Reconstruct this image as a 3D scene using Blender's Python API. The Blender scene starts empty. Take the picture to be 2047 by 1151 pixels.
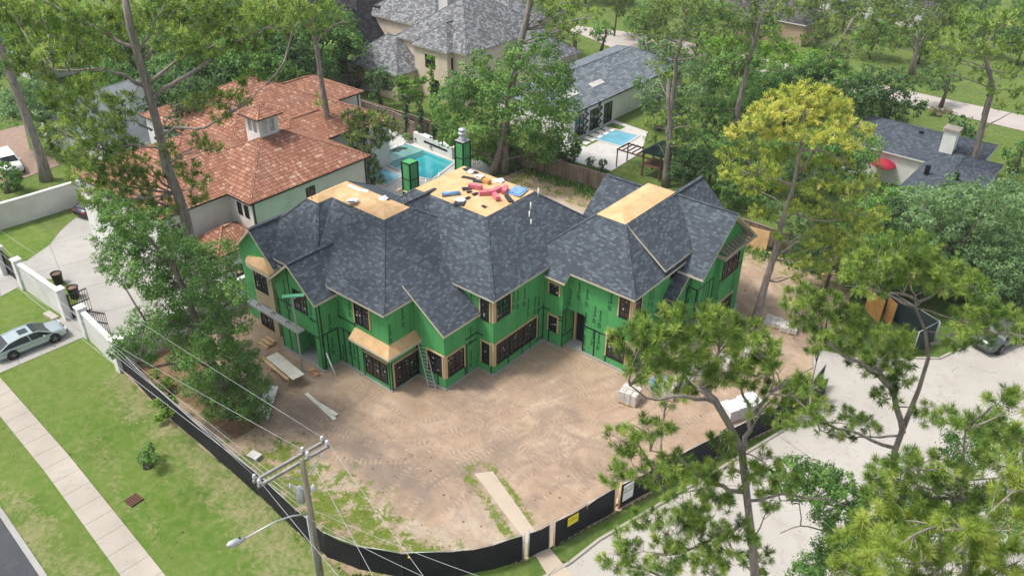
import bpy, math, random
import numpy as np
from mathutils import Vector, Matrix
R_ = math.radians
rnd = random.Random(7)
rng = np.random.default_rng(11)
SC = bpy.context.scene
COL = SC.collection
# ------------------------------------------------------------------ camera, sky, sun, exposure
F = 1700.0; PITCH, ROLL, AZ = R_(32.07), R_(0.73), R_(39.23); CX, CY = 1023.5, 575.5
CAM = np.array([30.12, -35.00, 36.12])
def _w(v):
    ca, sa = math.cos(AZ), math.sin(AZ)
    return np.array([v[0]*ca - v[1]*sa, v[0]*sa + v[1]*ca, v[2]])
_cp, _sp, _cr, _sr = math.cos(PITCH), math.sin(PITCH), math.cos(ROLL), math.sin(ROLL)
_r = np.array([1, 0, 0.]); _u = np.array([0, _sp, _cp])
RR, RU, RF = _w(_cr*_r + _sr*_u), _w(-_sr*_r + _cr*_u), _w(np.array([0, _cp, -_sp]))
NF = _w(np.array([0, 1., 0]))
cam_d = bpy.data.cameras.new('camera'); cam = bpy.data.objects.new('camera', cam_d); COL.objects.link(cam)
cam_d.sensor_width = 36; cam_d.lens = 36*F/2047; cam_d.clip_end = 3000; cam_d.clip_start = .3
m = Matrix(((RR[0], RU[0], -RF[0], CAM[0]), (RR[1], RU[1], -RF[1], CAM[1]), (RR[2], RU[2], -RF[2], CAM[2]), (0, 0, 0, 1)))
cam.matrix_world = m
SC.camera = cam
SUN_EL, SUN_DIR = 62, np.array([-.75, -.66])       # sun stands over the left side of the picture
SUN_ROT = math.atan2(SUN_DIR[0], SUN_DIR[1])
world = bpy.data.worlds.new('World'); SC.world = world; world.use_nodes = True
nt = world.node_tree; bgn = nt.nodes['Background']
sky = nt.nodes.new('ShaderNodeTexSky'); sky.sky_type = 'NISHITA'; sky.sun_disc = False
sky.sun_elevation = R_(SUN_EL); sky.sun_rotation = SUN_ROT; sky.air_density = 1.0; sky.dust_density = 4.0; sky.ozone_density = 1.0
hs = nt.nodes.new('ShaderNodeHueSaturation'); hs.inputs['Saturation'].default_value = .45   # a bright cloudy sky
nt.links.new(sky.outputs[0], hs.inputs['Color']); nt.links.new(hs.outputs[0], bgn.inputs[0]); bgn.inputs[1].default_value = .15
sd = bpy.data.lights.new('sun', 'SUN'); sd.energy = 2.1; sd.angle = R_(9); sd.color = (1, .95, .87)
sun = bpy.data.objects.new('sun', sd); COL.objects.link(sun)
dv = Vector((-SUN_DIR[0]*math.cos(R_(SUN_EL)), -SUN_DIR[1]*math.cos(R_(SUN_EL)), -math.sin(R_(SUN_EL))))
sun.rotation_euler = dv.to_track_quat('-Z', 'Y').to_euler()
SC.view_settings.view_transform = 'Standard'; SC.view_settings.look = 'None'
SC.view_settings.exposure = 0.52; SC.view_settings.gamma = 1
SC.cycles.max_bounces = 5; SC.cycles.diffuse_bounces = 3; SC.cycles.transparent_max_bounces = 8

# ------------------------------------------------------------------ survey helpers (photo points -> places on the ground plane / on a wall plane)
def ray(x, y): return RR*(x-CX) + RU*(CY-y) + RF*F
def G(x, y, z=0.):
    d = ray(x, y); return CAM + d*((z-CAM[2])/d[2])
def G2(x, y, z=0.): return tuple(float(v) for v in G(x, y, z)[:2])
def VP(x, y, D):
    d = ray(x, y); return CAM + d*(D/(d@NF))
def DIST(p): return float((np.array(p)-CAM)@NF)
def PXS(p): return F/float((np.array(p)-CAM)@RF)      # photo pixels per metre there

# ------------------------------------------------------------------ mesh helpers
def props(o, label=None, cat=None, group=None, kind=None):
    if label: o['label'] = label
    if cat: o['category'] = cat
    if group: o['group'] = group
    if kind: o['kind'] = kind
    return o
def thing(name, label, cat, loc=(0, 0, 0), rz=0, group=None):
    o = bpy.data.objects.new(name, None); COL.objects.link(o); o.empty_display_size = .3
    o.location = loc; o.rotation_euler = (0, 0, rz)
    return props(o, label, cat, group)
def link_mesh(name, me, parent=None, world=False):
    o = bpy.data.objects.new(name, me); COL.objects.link(o)
    if parent is not None:
        o.parent = parent
        if world:
            p = parent; L = Matrix.Identity(4)
            while p is not None:
                if p.type == 'EMPTY': L = Matrix.Translation(Vector(p.location)); break
                p = p.parent
            o.matrix_parent_inverse = L.inverted() if parent.type == 'EMPTY' else Matrix.Identity(4)
    return o
class MB:
    def __init__(s): s.v = []; s.f = []; s.m = []; s.sm = []
    def face(s, pts, mi=0, smooth=False):
        b = len(s.v); s.v += [tuple(map(float, p)) for p in pts]; s.f.append(list(range(b, b+len(pts)))); s.m.append(mi); s.sm.append(smooth)
    def mesh(s, V, Fs, mi=0, smooth=False):
        b = len(s.v); s.v += [tuple(map(float, p)) for p in V]
        for f in Fs: s.f.append([b+i for i in f]); s.m.append(mi); s.sm.append(smooth)
    def box(s, x0, x1, y0, y1, z0, z1, mi=0):
        V = [(x, y, z) for z in (z0, z1) for y in (y0, y1) for x in (x0, x1)]
        s.mesh(V, [(0, 2, 3, 1), (4, 5, 7, 6), (0, 1, 5, 4), (2, 6, 7, 3), (0, 4, 6, 2), (1, 3, 7, 5)], mi)
    def obox(s, c, ax, ay, az, mi=0):
        c, ax, ay, az = map(lambda q: np.array(q, float), (c, ax, ay, az))
        V = [c+i*ax+j*ay+k*az for k in (-1, 1) for j in (-1, 1) for i in (-1, 1)]
        s.mesh(V, [(0, 2, 3, 1), (4, 5, 7, 6), (0, 1, 5, 4), (2, 6, 7, 3), (0, 4, 6, 2), (1, 3, 7, 5)], mi)
    def beam(s, a, b, w, h, mi=0, up=(0, 0, 1)):
        a, b = np.array(a, float), np.array(b, float); d = b-a; L = np.linalg.norm(d); d = d/L
        u = np.array(up, float)
        if abs(d@u) > .98: u = np.array([1., 0, 0])
        t = np.cross(u, d); t /= np.linalg.norm(t); n = np.cross(d, t)
        s.obox((a+b)/2, d*L/2, t*w/2, n*h/2, mi)
    def prism(s, poly, z0, z1, mi=0, top=None):
        n = len(poly)
        A = sum(poly[i][0]*poly[(i+1) % n][1]-poly[(i+1) % n][0]*poly[i][1] for i in range(n))
        if A < 0: poly = poly[::-1]
        V = [(p[0], p[1], z0) for p in poly]+[(p[0], p[1], z1) for p in poly]
        s.mesh(V, [tuple(range(n))[::-1]], mi); s.mesh(V, [tuple(range(n, 2*n))], mi if top is None else top)
        s.mesh(V, [(i, (i+1) % n, n+(i+1) % n, n+i) for i in range(n)], mi)
    def extr(s, pts, d, mi=0, cap=None):          # planar 3-D polygon pushed along d
        n = len(pts); d = np.array(d, float); P = [np.array(p, float) for p in pts]; Q = [p+d for p in P]
        nn = np.cross(P[1]-P[0], P[2]-P[0])
        if nn@d > 0: P = P[::-1]; Q = Q[::-1]
        s.mesh(P, [tuple(range(n))], mi if cap is None else cap); s.mesh(Q, [tuple(range(n))[::-1]], mi if cap is None else cap)
        for i in range(n):
            j = (i+1) % n; s.face([P[j], P[i], Q[i], Q[j]], mi)
    def tube(s, pts, rad, n=8, mi=0, cap=True):
        pts = [np.array(p, float) for p in pts]
        if not hasattr(rad, '__len__'): rad = [rad]*len(pts)
        rings = []; ref = np.array([0.31, 0.17, .93])
        for i, p in enumerate(pts):
            d = pts[min(i+1, len(pts)-1)]-pts[max(i-1, 0)]; d = d/(np.linalg.norm(d)+1e-9)
            if abs(d@ref) > .97: ref = np.array([1., 0.1, 0])
            t = np.cross(d, ref); t /= np.linalg.norm(t); b = np.cross(d, t)
            rings.append([p+rad[i]*(math.cos(2*math.pi*k/n)*t+math.sin(2*math.pi*k/n)*b) for k in range(n)])
        V = [q for r in rings for q in r]; Fs = []
        for i in range(len(pts)-1):
            for k in range(n):
                k2 = (k+1) % n; Fs.append((i*n+k, i*n+k2, (i+1)*n+k2, (i+1)*n+k))
        if cap: Fs.append(tuple(range(n))[::-1]); Fs.append(tuple(range((len(pts)-1)*n, len(pts)*n)))
        s.mesh(V, Fs, mi, True)
    def lathe(s, c, prof, n=16, mi=0):
        V = []; Fs = []
        for r, z in prof:
            for k in range(n): a = 2*math.pi*k/n; V.append((c[0]+r*math.cos(a), c[1]+r*math.sin(a), c[2]+z))
        for i in range(len(prof)-1):
            for k in range(n): k2 = (k+1) % n; Fs.append((i*n+k, i*n+k2, (i+1)*n+k2, (i+1)*n+k))
        Fs.append(tuple(range(n))[::-1]); Fs.append(tuple(range((len(prof)-1)*n, len(prof)*n)))
        s.mesh(V, Fs, mi, True)
    def build(s, name, mats, parent=None, world=True, uv=True, **pr):
        me = bpy.data.meshes.new(name); me.from_pydata(s.v, [], s.f)
        if not isinstance(mats, (list, tuple)): mats = [mats]
        for mm in mats: me.materials.append(mm)
        me.polygons.foreach_set('material_index', s.m); me.polygons.foreach_set('use_smooth', s.sm)
        if uv:
            ul = me.uv_layers.new(name='UVMap').data
            for p in me.polygons:
                n = p.normal
                if abs(n.z) > .996: t = Vector((1, 0, 0)); b = Vector((0, 1, 0))
                else:
                    t = Vector((0, 0, 1)).cross(n).normalized(); b = n.cross(t)
                for li in p.loop_indices:
                    co = me.vertices[me.loops[li].vertex_index].co
                    ul[li].uv = (co.dot(t), co.dot(b))
        me.update()
        o = link_mesh(name, me, parent, world); props(o, **pr); return o
def copy_tree(o, loc=None, rz=None, scale=None, label=None, parent=None):
    c = o.copy(); COL.objects.link(c)
    if parent is not None: c.parent = parent
    if loc is not None: c.location = loc
    if rz is not None: c.rotation_euler = (0, 0, rz)
    if scale is not None: c.scale = (scale,)*3 if not hasattr(scale, '__len__') else scale
    if label: c['label'] = label
    for ch in list(o.children): copy_tree(ch, parent=c)
    return c

# ------------------------------------------------------------------ materials
class NT:
    def __init__(s, name):
        s.m = bpy.data.materials.new(name); s.m.use_nodes = True; s.t = s.m.node_tree; s.n = s.t.nodes
        s.b = s.n['Principled BSDF']; s.out = s.n['Material Output']
    def add(s, ty, **kw):
        nd = s.n.new('ShaderNode'+ty)
        for k, v in kw.items(): setattr(nd, k, v)
        return nd
    def l(s, a, b): s.t.links.new(a, b)
    def val(s, sock, v):
        if isinstance(v, (int, float)): sock.default_value = v
        elif isinstance(v, tuple): sock.default_value = (*v, 1) if len(v) == 3 else v
        else: s.l(v, sock)
    def pos(s, scale=1., src='pos'):
        if src == 'pos': o = s.add('NewGeometry').outputs['Position']
        elif src == 'uv': o = s.add('TexCoord').outputs['UV']
        else: o = s.add('TexCoord').outputs['Object']
        if scale != 1.:
            mp = s.add('Mapping'); s.l(o, mp.inputs[0]); mp.inputs['Scale'].default_value = scale if hasattr(scale, '__len__') else (scale,)*3; o = mp.outputs[0]
        return o
    def noise(s, vec, scale, detail=3, rough=.55, dist=0.):
        nd = s.add('TexNoise'); s.l(vec, nd.inputs['Vector']); nd.inputs['Scale'].default_value = scale; nd.inputs['Detail'].default_value = detail
        nd.inputs['Roughness'].default_value = rough; nd.inputs['Distortion'].default_value = dist; return nd.outputs['Fac']
    def ramp(s, fac, stops, interp='LINEAR'):
        nd = s.add('ValToRGB'); s.l(fac, nd.inputs[0]); cr = nd.color_ramp; cr.interpolation = interp
        while len(cr.elements) < len(stops): cr.elements.new(.5)
        for e, (p, c) in zip(cr.elements, stops): e.position = p; e.color = (*c, 1) if len(c) == 3 else c
        return nd.outputs[0]
    def mix(s, fac, a, b, mode='MIX'):
        nd = s.add('Mix', data_type='RGBA', blend_type=mode); s.val(nd.inputs[0], fac); s.val(nd.inputs[6], a); s.val(nd.inputs[7], b); return nd.outputs[2]
    def math(s, op, a, b=0., c=0.):
        nd = s.add('Math', operation=op); s.val(nd.inputs[0], a); s.val(nd.inputs[1], b); s.val(nd.inputs[2], c); return nd.outputs[0]
    def bump(s, h, st=.3, d=.02):
        nd = s.add('Bump'); s.l(h, nd.inputs['Height']); nd.inputs['Strength'].default_value = st; nd.inputs['Distance'].default_value = d
        s.l(nd.outputs[0], s.b.inputs['Normal'])
    def done(s, col, rough=.7, metal=0., spec=.3):
        s.val(s.b.inputs['Base Color'], col); s.val(s.b.inputs['Roughness'], rough); s.val(s.b.inputs['Metallic'], metal)
        s.b.inputs['Specular IOR Level'].default_value = spec; return s.m
def nmat(name, c1, c2, scale=4., rough=.7, bump=0., metal=0., src='pos', spec=.3, sc3=None, fine=None):
    a = NT(name); p = a.pos(sc3 if sc3 else 1., src); f = a.noise(p, scale, 5, .6)
    c = a.ramp(f, [(.3, c1), (.7, c2)])
    if fine:
        f2 = a.noise(p, fine[0], 2); c = a.mix(a.math('MULTIPLY', a.math('SUBTRACT', f2, .3), fine[1]), c, tuple(x*.55 for x in c1))
    if bump: a.bump(a.noise(p, scale*4, 4), bump, .03)
    return a.done(c, rough, metal, spec)
def flat(name, c, rough=.5, metal=0., spec=.4): return nmat(name, tuple(x*.88 for x in c), tuple(min(1, x*1.1) for x in c), 2.5, rough, 0, metal, 'obj', spec)

def shingle(name, stops, row=.15, tab=.36):
    a = NT(name); uv = a.pos(1, 'uv'); sp = a.add('SeparateXYZ'); a.l(uv, sp.inputs[0]); u, v = sp.outputs[0], sp.outputs[1]
    vr = a.math('DIVIDE', v, row); ri = a.math('FLOOR', vr); fr = a.math('FRACT', vr)
    wn = a.add('TexWhiteNoise', noise_dimensions='1D'); a.l(ri, wn.inputs['W'])
    uu = a.math('ADD', a.math('DIVIDE', u, tab), a.math('MULTIPLY', wn.outputs['Value'], 7.3)); ci = a.math('FLOOR', uu); fu = a.math('FRACT', uu)
    cb = a.add('CombineXYZ'); a.l(ci, cb.inputs[0]); a.l(ri, cb.inputs[1]); w2 = a.add('TexWhiteNoise', noise_dimensions='2D'); a.l(cb.outputs[0], w2.inputs['Vector'])
    c = a.ramp(w2.outputs['Value'], stops)
    g = a.noise(uv, 30, 2); big = a.noise(uv, .35, 4)
    c = a.mix(a.math('MULTIPLY', a.math('SUBTRACT', g, .35), .7), c, tuple(x*.5 for x in stops[0][1]))
    c = a.mix(a.math('MULTIPLY', a.math('SUBTRACT', big, .45), .4), c, tuple(x*1.5 for x in stops[len(stops)//2][1]))
    edge = a.math('LESS_THAN', fr, .16); edge2 = a.math('LESS_THAN', fu, .06)  # shadow line painted dark at the foot of each course, plus dark tab joints
    e = a.math('MAXIMUM', edge, a.math('MULTIPLY', edge2, .7))
    c = a.mix(a.math('MULTIPLY', e, .7), c, tuple(x*.3 for x in stops[0][1]))
    a.bump(a.math('SUBTRACT', 1., fr), .5, .02)
    return a.done(c, .9, 0, .15)
M = {}
M['shingle'] = shingle('asphalt shingle', [(0, (.060, .072, .087)), (.45, (.074, .089, .107)), (.68, (.092, .112, .135)), (.88, (.115, .142, .168)), (1, (.138, .170, .200))], .165, .28)
M['slate'] = shingle('weathered slate', [(0, (.12, .12, .125)), (.4, (.165, .17, .175)), (.7, (.24, .25, .26)), (1, (.32, .34, .36))], .28, .35)
M['slate_dark'] = shingle('dark slate', [(0, (.05, .045, .045)), (.5, (.085, .08, .08)), (1, (.16, .155, .16))], .3, .4)
M['black_shingle'] = shingle('black shingle', [(0, (.022, .022, .026)), (.5, (.035, .035, .04)), (1, (.06, .06, .066))], .2, .4)
M['grey_shingle'] = shingle('pale grey shingle', [(0, (.11, .13, .15)), (.5, (.17, .2, .22)), (1, (.24, .28, .31))], .3, .6)
M['blue_shingle'] = shingle('dark blue grey shingle', [(0, (.055, .065, .08)), (.5, (.075, .09, .11)), (1, (.12, .14, .17))], .18, .35)
def tile():
    a = NT('clay barrel tile'); uv = a.pos(1, 'uv'); sp = a.add('SeparateXYZ'); a.l(uv, sp.inputs[0]); u, v = sp.outputs[0], sp.outputs[1]
    row, tab = .34, .24
    vr = a.math('DIVIDE', v, row); ri = a.math('FLOOR', vr); fr = a.math('FRACT', vr); uu = a.math('DIVIDE', u, tab); ci = a.math('FLOOR', uu); fu = a.math('FRACT', uu)
    cb = a.add('CombineXYZ'); a.l(ci, cb.inputs[0]); a.l(ri, cb.inputs[1]); w2 = a.add('TexWhiteNoise', noise_dimensions='2D'); a.l(cb.outputs[0], w2.inputs['Vector'])
    c = a.ramp(w2.outputs['Value'], [(0, (.26, .115, .075)), (.4, (.33, .155, .10)), (.75, (.40, .195, .13)), (.93, (.47, .25, .165)), (1, (.56, .38, .28))])
    big = a.noise(uv, .3, 4); c = a.mix(a.math('MULTIPLY', a.math('SUBTRACT', big, .5), 1.2), c, (.26, .20, .17))
    e = a.math('LESS_THAN', fr, .2); hump = a.math('ABSOLUTE', a.math('SUBTRACT', fu, .5)); e2 = a.math('GREATER_THAN', hump, .39)
    c = a.mix(a.math('MULTIPLY', a.math('MAXIMUM', e, a.math('MULTIPLY', e2, .9)), .72), c, (.09, .038, .025))
    h = a.math('ADD', a.math('MULTIPLY', a.math('SUBTRACT', .5, hump), 1.6), a.math('SUBTRACT', 1., fr)); a.bump(h, .9, .06)
    return a.done(c, .85, 0, .2)
M['tile'] = tile()
def osb():
    a = NT('plywood sheathing'); p = a.pos(1, 'uv'); vo = a.add('TexVoronoi'); a.l(p, vo.inputs['Vector']); vo.inputs['Scale'].default_value = 14
    c = a.ramp(a.noise(p, 1.1, 5, .6), [(.3, (.50, .30, .135)), (.5, (.62, .40, .20)), (.72, (.72, .50, .29))])
    c = a.mix(.22, c, a.ramp(vo.outputs['Color'], [(0, (.40, .22, .09)), (1, (.8, .6, .38))]))
    br = a.add('TexBrick'); a.l(p, br.inputs['Vector']); br.inputs['Scale'].default_value = 1; br.inputs['Mortar Size'].default_value = .012
    br.inputs['Brick Width'].default_value = 2.44; br.inputs['Row Height'].default_value = 1.22; br.inputs['Color1'].default_value = br.inputs['Color2'].default_value = (0, 0, 0, 1); br.inputs['Mortar'].default_value = (1, 1, 1, 1)
    c = a.mix(a.math('MULTIPLY', br.outputs['Color'], .55), c, (.28, .15, .06)); return a.done(c, .8)
M['osb'] = osb()
def zipg():
    a = NT('green sheathing'); p = a.pos(1, 'uv'); sp = a.add('SeparateXYZ'); a.l(p, sp.inputs[0])
    c = a.ramp(a.noise(p, .9, 4), [(.3, (.070, .315, .10)), (.7, (.10, .39, .135))])
    cb = a.add('CombineXYZ'); a.l(a.math('MULTIPLY', sp.outputs[0], 9.), cb.inputs[0]); a.l(a.math('MULTIPLY', sp.outputs[1], .9), cb.inputs[1])
    s = a.noise(cb.outputs[0], 1., 3, .6); c = a.mix(a.math('MULTIPLY', a.math('GREATER_THAN', s, .60), .38), c, (.05, .19, .07))
    fu = a.math('FRACT', a.math('DIVIDE', sp.outputs[0], 1.22)); c = a.mix(a.math('MULTIPLY', a.math('LESS_THAN', fu, .018), .7), c, (.012, .05, .02))
    low = a.math('SUBTRACT', a.noise(p, 2.2, 5, .65), a.math('MULTIPLY', sp.outputs[1], .9)); c = a.mix(a.math('MULTIPLY', a.math('GREATER_THAN', low, .22), .45), c, (.22, .25, .19))
    return a.done(c, .75, 0, .2)
M['zip'] = zipg()
M['print'] = flat('printed lettering', (.008, .05, .022), .8)
M['tape'] = flat('black flashing tape', (.006, .016, .014), .55)
M['trim'] = nmat('cream painted fascia board', (.52, .47, .37), (.64, .58, .47), 3, .7)
M['lumber'] = nmat('raw lumber', (.50, .34, .17), (.66, .48, .28), 5, .8)
M['lumber_grey'] = nmat('weathered lumber', (.30, .27, .22), (.45, .41, .34), 6, .85)
M['buff'] = nmat('buff gypsum sheathing', (.44, .38, .24), (.52, .46, .31), 1.5, .8)
def glass():
    a = NT('window glass'); c = a.ramp(a.noise(a.pos(), 1.3, 3), [(.35, (.008, .012, .014)), (.65, (.022, .032, .036))]); return a.done(c, .06, 0, .8)
M['glass'] = glass()
M['glass_film'] = nmat('glass with protective film and stickers', (.02, .018, .018), (.055, .042, .036), 1.1, .25, spec=.6)
M['sticker'] = flat('white sticker', (.45, .52, .50), .6)
M['black'] = flat('black metal', (.010, .011, .012), .4)
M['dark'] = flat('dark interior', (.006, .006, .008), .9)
M['stucco'] = nmat('white stucco', (.66, .66, .63), (.80, .79, .76), .8, .85, .1, fine=(9, .25))
M['stucco2'] = nmat('off white stucco', (.58, .57, .55), (.74, .73, .70), .5, .85, .1, fine=(6, .3))
M['cream'] = nmat('cream stucco', (.62, .52, .41), (.74, .64, .52), 1.2, .85, .1)
M['brick'] = nmat('tan brick', (.36, .26, .19), (.50, .38, .28), 3, .9)
def conc(name, c1, c2, joint=None, tint=(.30, .27, .23)):
    a = NT(name); p = a.pos(); c = a.ramp(a.noise(p, .25, 6, .65), [(.3, c1), (.7, c2)])
    st = a.noise(p, .9, 6, .7, .8); c = a.mix(a.math('MULTIPLY', a.math('GREATER_THAN', st, .58), .28), c, tint)
    f = a.noise(p, 14, 3); c = a.mix(a.math('MULTIPLY', f, .22), c, tuple(x*.7 for x in c1))
    if joint:
        rot = a.add('Mapping'); a.l(p, rot.inputs[0]); rot.inputs['Rotation'].default_value = (0, 0, joint[1])
        sp = a.add('SeparateXYZ'); a.l(rot.outputs[0], sp.inputs[0]); fs = []
        for k in range(2):
            if joint[0][k]: fs.append(a.math('LESS_THAN', a.math('FRACT', a.math('DIVIDE', sp.outputs[k], joint[0][k])), joint[2]/joint[0][k]))
        e = fs[0] if len(fs) == 1 else a.math('MAXIMUM', fs[0], fs[1])
        c = a.mix(a.math('MULTIPLY', e, .7), c, (.13, .11, .09))
    a.bump(f, .15, .01); return a.done(c, .85, 0, .2)
M['conc_drive'] = conc('driveway concrete', (.33, .32, .30), (.43, .42, .395), ((4.5, 4.5), .3, .05))
M['conc_walk'] = conc('sidewalk concrete', (.36, .325, .28), (.47, .43, .375), ((1.5, 0), .04, .04))
M['conc_road'] = conc('road concrete', (.385, .36, .325), (.475, .45, .41), ((0, 11.), .24, .045))
M['conc_slab'] = conc('slab concrete', (.30, .30, .29), (.42, .42, .40))
M['conc_path'] = conc('garden path concrete', (.42, .35, .27), (.54, .46, .37))
M['stone_deck'] = conc('pale pool deck stone', (.50, .49, .47), (.62, .61, .59))
M['asphalt'] = conc('asphalt', (.055, .060, .068), (.080, .086, .095), None, (.10, .105, .11))
M['far_road'] = conc('far road concrete', (.40, .36, .33), (.48, .44, .40))
M['paver'] = nmat('brown paver drive', (.26, .18, .14), (.36, .26, .21), 2, .85, fine=(8, .4))
def grass(name, c1, c2, c3, dry=.0, dryc=(.40, .335, .215)):
    a = NT(name); p = a.pos(); c = a.ramp(a.noise(p, .22, 5, .65), [(.3, c1), (.5, c2), (.72, c3)])
    f = a.noise(p, 9., 6, .8); c = a.mix(a.math('MULTIPLY', a.math('SUBTRACT', f, .25), .9), c, tuple(x*.62 for x in c1))
    f3 = a.noise(p, 1.6, 5, .7, .4); c = a.mix(a.math('MULTIPLY', a.ramp(f3, [(.42, (0, 0, 0)), (.66, (1, 1, 1))]), .5), c, (.24, .25, .10))
    if dry: 
        at = a.add('Attribute'); at.attribute_name = 'dry'
        n = a.noise(p, .55, 7, .7, .3); n2 = a.noise(p, 3.2, 5, .75)
        k = a.math('ADD', at.outputs['Fac'], a.math('ADD', a.math('MULTIPLY', a.math('SUBTRACT', n, .5), 1.6), a.math('MULTIPLY', a.math('SUBTRACT', n2, .5), 1.5)))
        mk = a.ramp(k, [(.34, (0, 0, 0)), (.60, (.45, .45, .45)), (.95, (1, 1, 1))])
        c = a.mix(mk, c, a.ramp(a.noise(p, 2.5, 5, .7), [(.35, (.27, .235, .12)), (.65, dryc)]))
        wd = a.ramp(a.noise(p, .13, 4, .6), [(.42, (0, 0, 0)), (.62, (.35, .35, .35))]); c = a.mix(wd, c, (.19, .235, .07))
    a.bump(f, .9, .08); return a.done(c, .95, 0, .1)
M['grass'] = grass('far lawn grass', (.085, .145, .03), (.11, .18, .038), (.15, .22, .055))
M['lawn'] = grass('lush lawn grass', (.080, .155, .020), (.11, .205, .028), (.16, .245, .048), 1)
M['hedge_grass'] = grass('verge grass', (.06, .125, .02), (.09, .17, .03), (.13, .20, .05))
def dirt():
    a = NT('bare building lot soil'); p = a.pos()
    g = a.add('Attribute'); g.attribute_name = 'green'; y = a.add('Attribute'); y.attribute_name = 'greyness'; tr = a.add('Attribute'); tr.attribute_name = 'sand'
    n1 = a.noise(p, .35, 7, .65, .5); n2 = a.noise(p, 3.5, 6, .75)
    c = a.ramp(n1, [(.28, (.30, .215, .15)), (.5, (.41, .305, .22)), (.72, (.53, .415, .31))])
    c = a.mix(a.math('MULTIPLY', a.math('SUBTRACT', n2, .3), .9), c, (.27, .185, .125))
    k = a.math('ADD', y.outputs['Fac'], a.math('MULTIPLY', a.math('SUBTRACT', a.noise(p, .5, 6, .7, .6), .5), 1.7)); mk = a.ramp(k, [(.35, (0, 0, 0)), (.85, (.75, .75, .75))])
    c = a.mix(mk, c, (.20, .165, .14))
    k = a.math('ADD', tr.outputs['Fac'], a.math('MULTIPLY', a.math('SUBTRACT', a.noise(p, .8, 6, .7, .3), .5), 1.7)); mk = a.ramp(k, [(.35, (0, 0, 0)), (.8, (1, 1, 1))])
    c = a.mix(mk, c, a.ramp(n2, [(.3, (.36, .30, .23)), (.7, (.52, .45, .37))]))
    tr_ = a.add('Attribute'); tr_.attribute_name = 'track'; al = a.add('Attribute'); al.attribute_name = 'along'
    bars = a.math('GREATER_THAN', a.math('SINE', a.math('ADD', a.math('MULTIPLY', al.outputs['Fac'], 21.), a.math('MULTIPLY', n2, 5.))), .1); br = a.math('GREATER_THAN', n1, .40)
    tk = a.math('MULTIPLY', a.math('MULTIPLY', tr_.outputs['Fac'], a.ramp(a.noise(p, .9, 4, .6), [(.38, (0, 0, 0)), (.6, (1, 1, 1))])), bars)
    c = a.mix(a.math('MULTIPLY', tr_.outputs['Fac'], .55), c, (.27, .20, .15)); c = a.mix(a.math('MULTIPLY', tk, .38), c, (.60, .47, .35))
    damp = a.ramp(a.noise(p, .28, 7, .7, 1.2), [(.50, (0, 0, 0)), (.62, (1, 1, 1))]); c = a.mix(a.math('MULTIPLY', damp, .5), c, (.225, .175, .14))
    mp = a.add('Mapping'); a.l(p, mp.inputs[0]); mp.inputs['Rotation'].default_value = (0, 0, .45); mp.inputs['Scale'].default_value = (.35, 2.6, 1)
    stk = a.noise(mp.outputs[0], 1.6, 5, .65); c = a.mix(a.math('MULTIPLY', a.ramp(stk, [(.5, (0, 0, 0)), (.75, (1, 1, 1))]), .2), c, (.56, .44, .33))
    vo = a.add('TexVoronoi'); a.l(p, vo.inputs['Vector']); vo.inputs['Scale'].default_value = 3.2; c = a.mix(a.math('MULTIPLY', a.math('LESS_THAN', vo.outputs['Distance'], .05), .5), c, (.19, .14, .10))
    k = a.math('ADD', g.outputs['Fac'], a.math('ADD', a.math('MULTIPLY', a.math('SUBTRACT', a.noise(p, .9, 7, .75, .4), .5), 2.0), a.math('MULTIPLY', a.math('SUBTRACT', a.noise(p, 5., 4, .75), .5), .9)))
    mk = a.ramp(k, [(.46, (0, 0, 0)), (.66, (1, 1, 1))]); gc = a.ramp(a.noise(p, 6, 4, .7), [(.3, (.085, .13, .02)), (.7, (.19, .235, .05))])
    c = a.mix(mk, c, gc)
    a.bump(a.noise(p, 2.5, 7, .7), .8, .12); return a.done(c, .95, 0, .1)
M['dirt'] = dirt()
M['soil'] = nmat('mulch soil', (.13, .08, .045), (.30, .19, .11), 1.6, .95, .5, fine=(8, .6))
def leaf(name, cols, trans=.38):
    a = NT(name); at = a.add('Attribute'); at.attribute_name = 'tint'
    c = a.ramp(at.outputs['Fac'], [(i/(len(cols)-1), c) for i, c in enumerate(cols)])
    a.done(c, .55, 0, .25)
    t = a.add('BsdfTranslucent'); tc = a.mix(1., c, (1.0, 1.15, .55), 'MULTIPLY'); a.l(tc, t.inputs[0])
    ms = a.add('MixShader'); ms.inputs[0].default_value = trans; a.l(a.b.outputs[0], ms.inputs[1]); a.l(t.outputs[0], ms.inputs[2]); a.l(ms.outputs[0], a.out.inputs[0]); return a.m
M['needle'] = leaf('pine needles', [(.075, .14, .028), (.15, .245, .045), (.26, .37, .07), (.43, .51, .14)], 0.3)
M['needle_dark'] = leaf('darker pine needles', [(.07, .12, .035), (.135, .20, .055), (.22, .30, .08), (.34, .41, .13)], 0.32)
M['needle_yellow'] = leaf('yellowing pine needles', [(.15, .23, .045), (.29, .38, .065), (.50, .55, .10), (.72, .66, .18)], 0.3)
M['needle_lime'] = leaf('lime pine needles', [(.10, .17, .025), (.19, .28, .04), (.31, .40, .065), (.46, .51, .12)], 0.3)
M['leaf_mid'] = leaf('oak leaves', [(0.068, 0.145, 0.043), (0.116, 0.243, 0.062), (0.194, 0.350, 0.087), (0.331, 0.486, 0.137)])
M['leaf_dark'] = leaf('dark evergreen leaves', [(0.041, 0.086, 0.033), (0.065, 0.135, 0.048), (0.101, 0.194, 0.065), (0.182, 0.284, 0.112)])
M['leaf_bright'] = leaf('bright green leaves', [(0.086, 0.186, 0.021), (0.143, 0.300, 0.029), (0.229, 0.415, 0.043), (0.343, 0.543, 0.086)])
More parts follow.
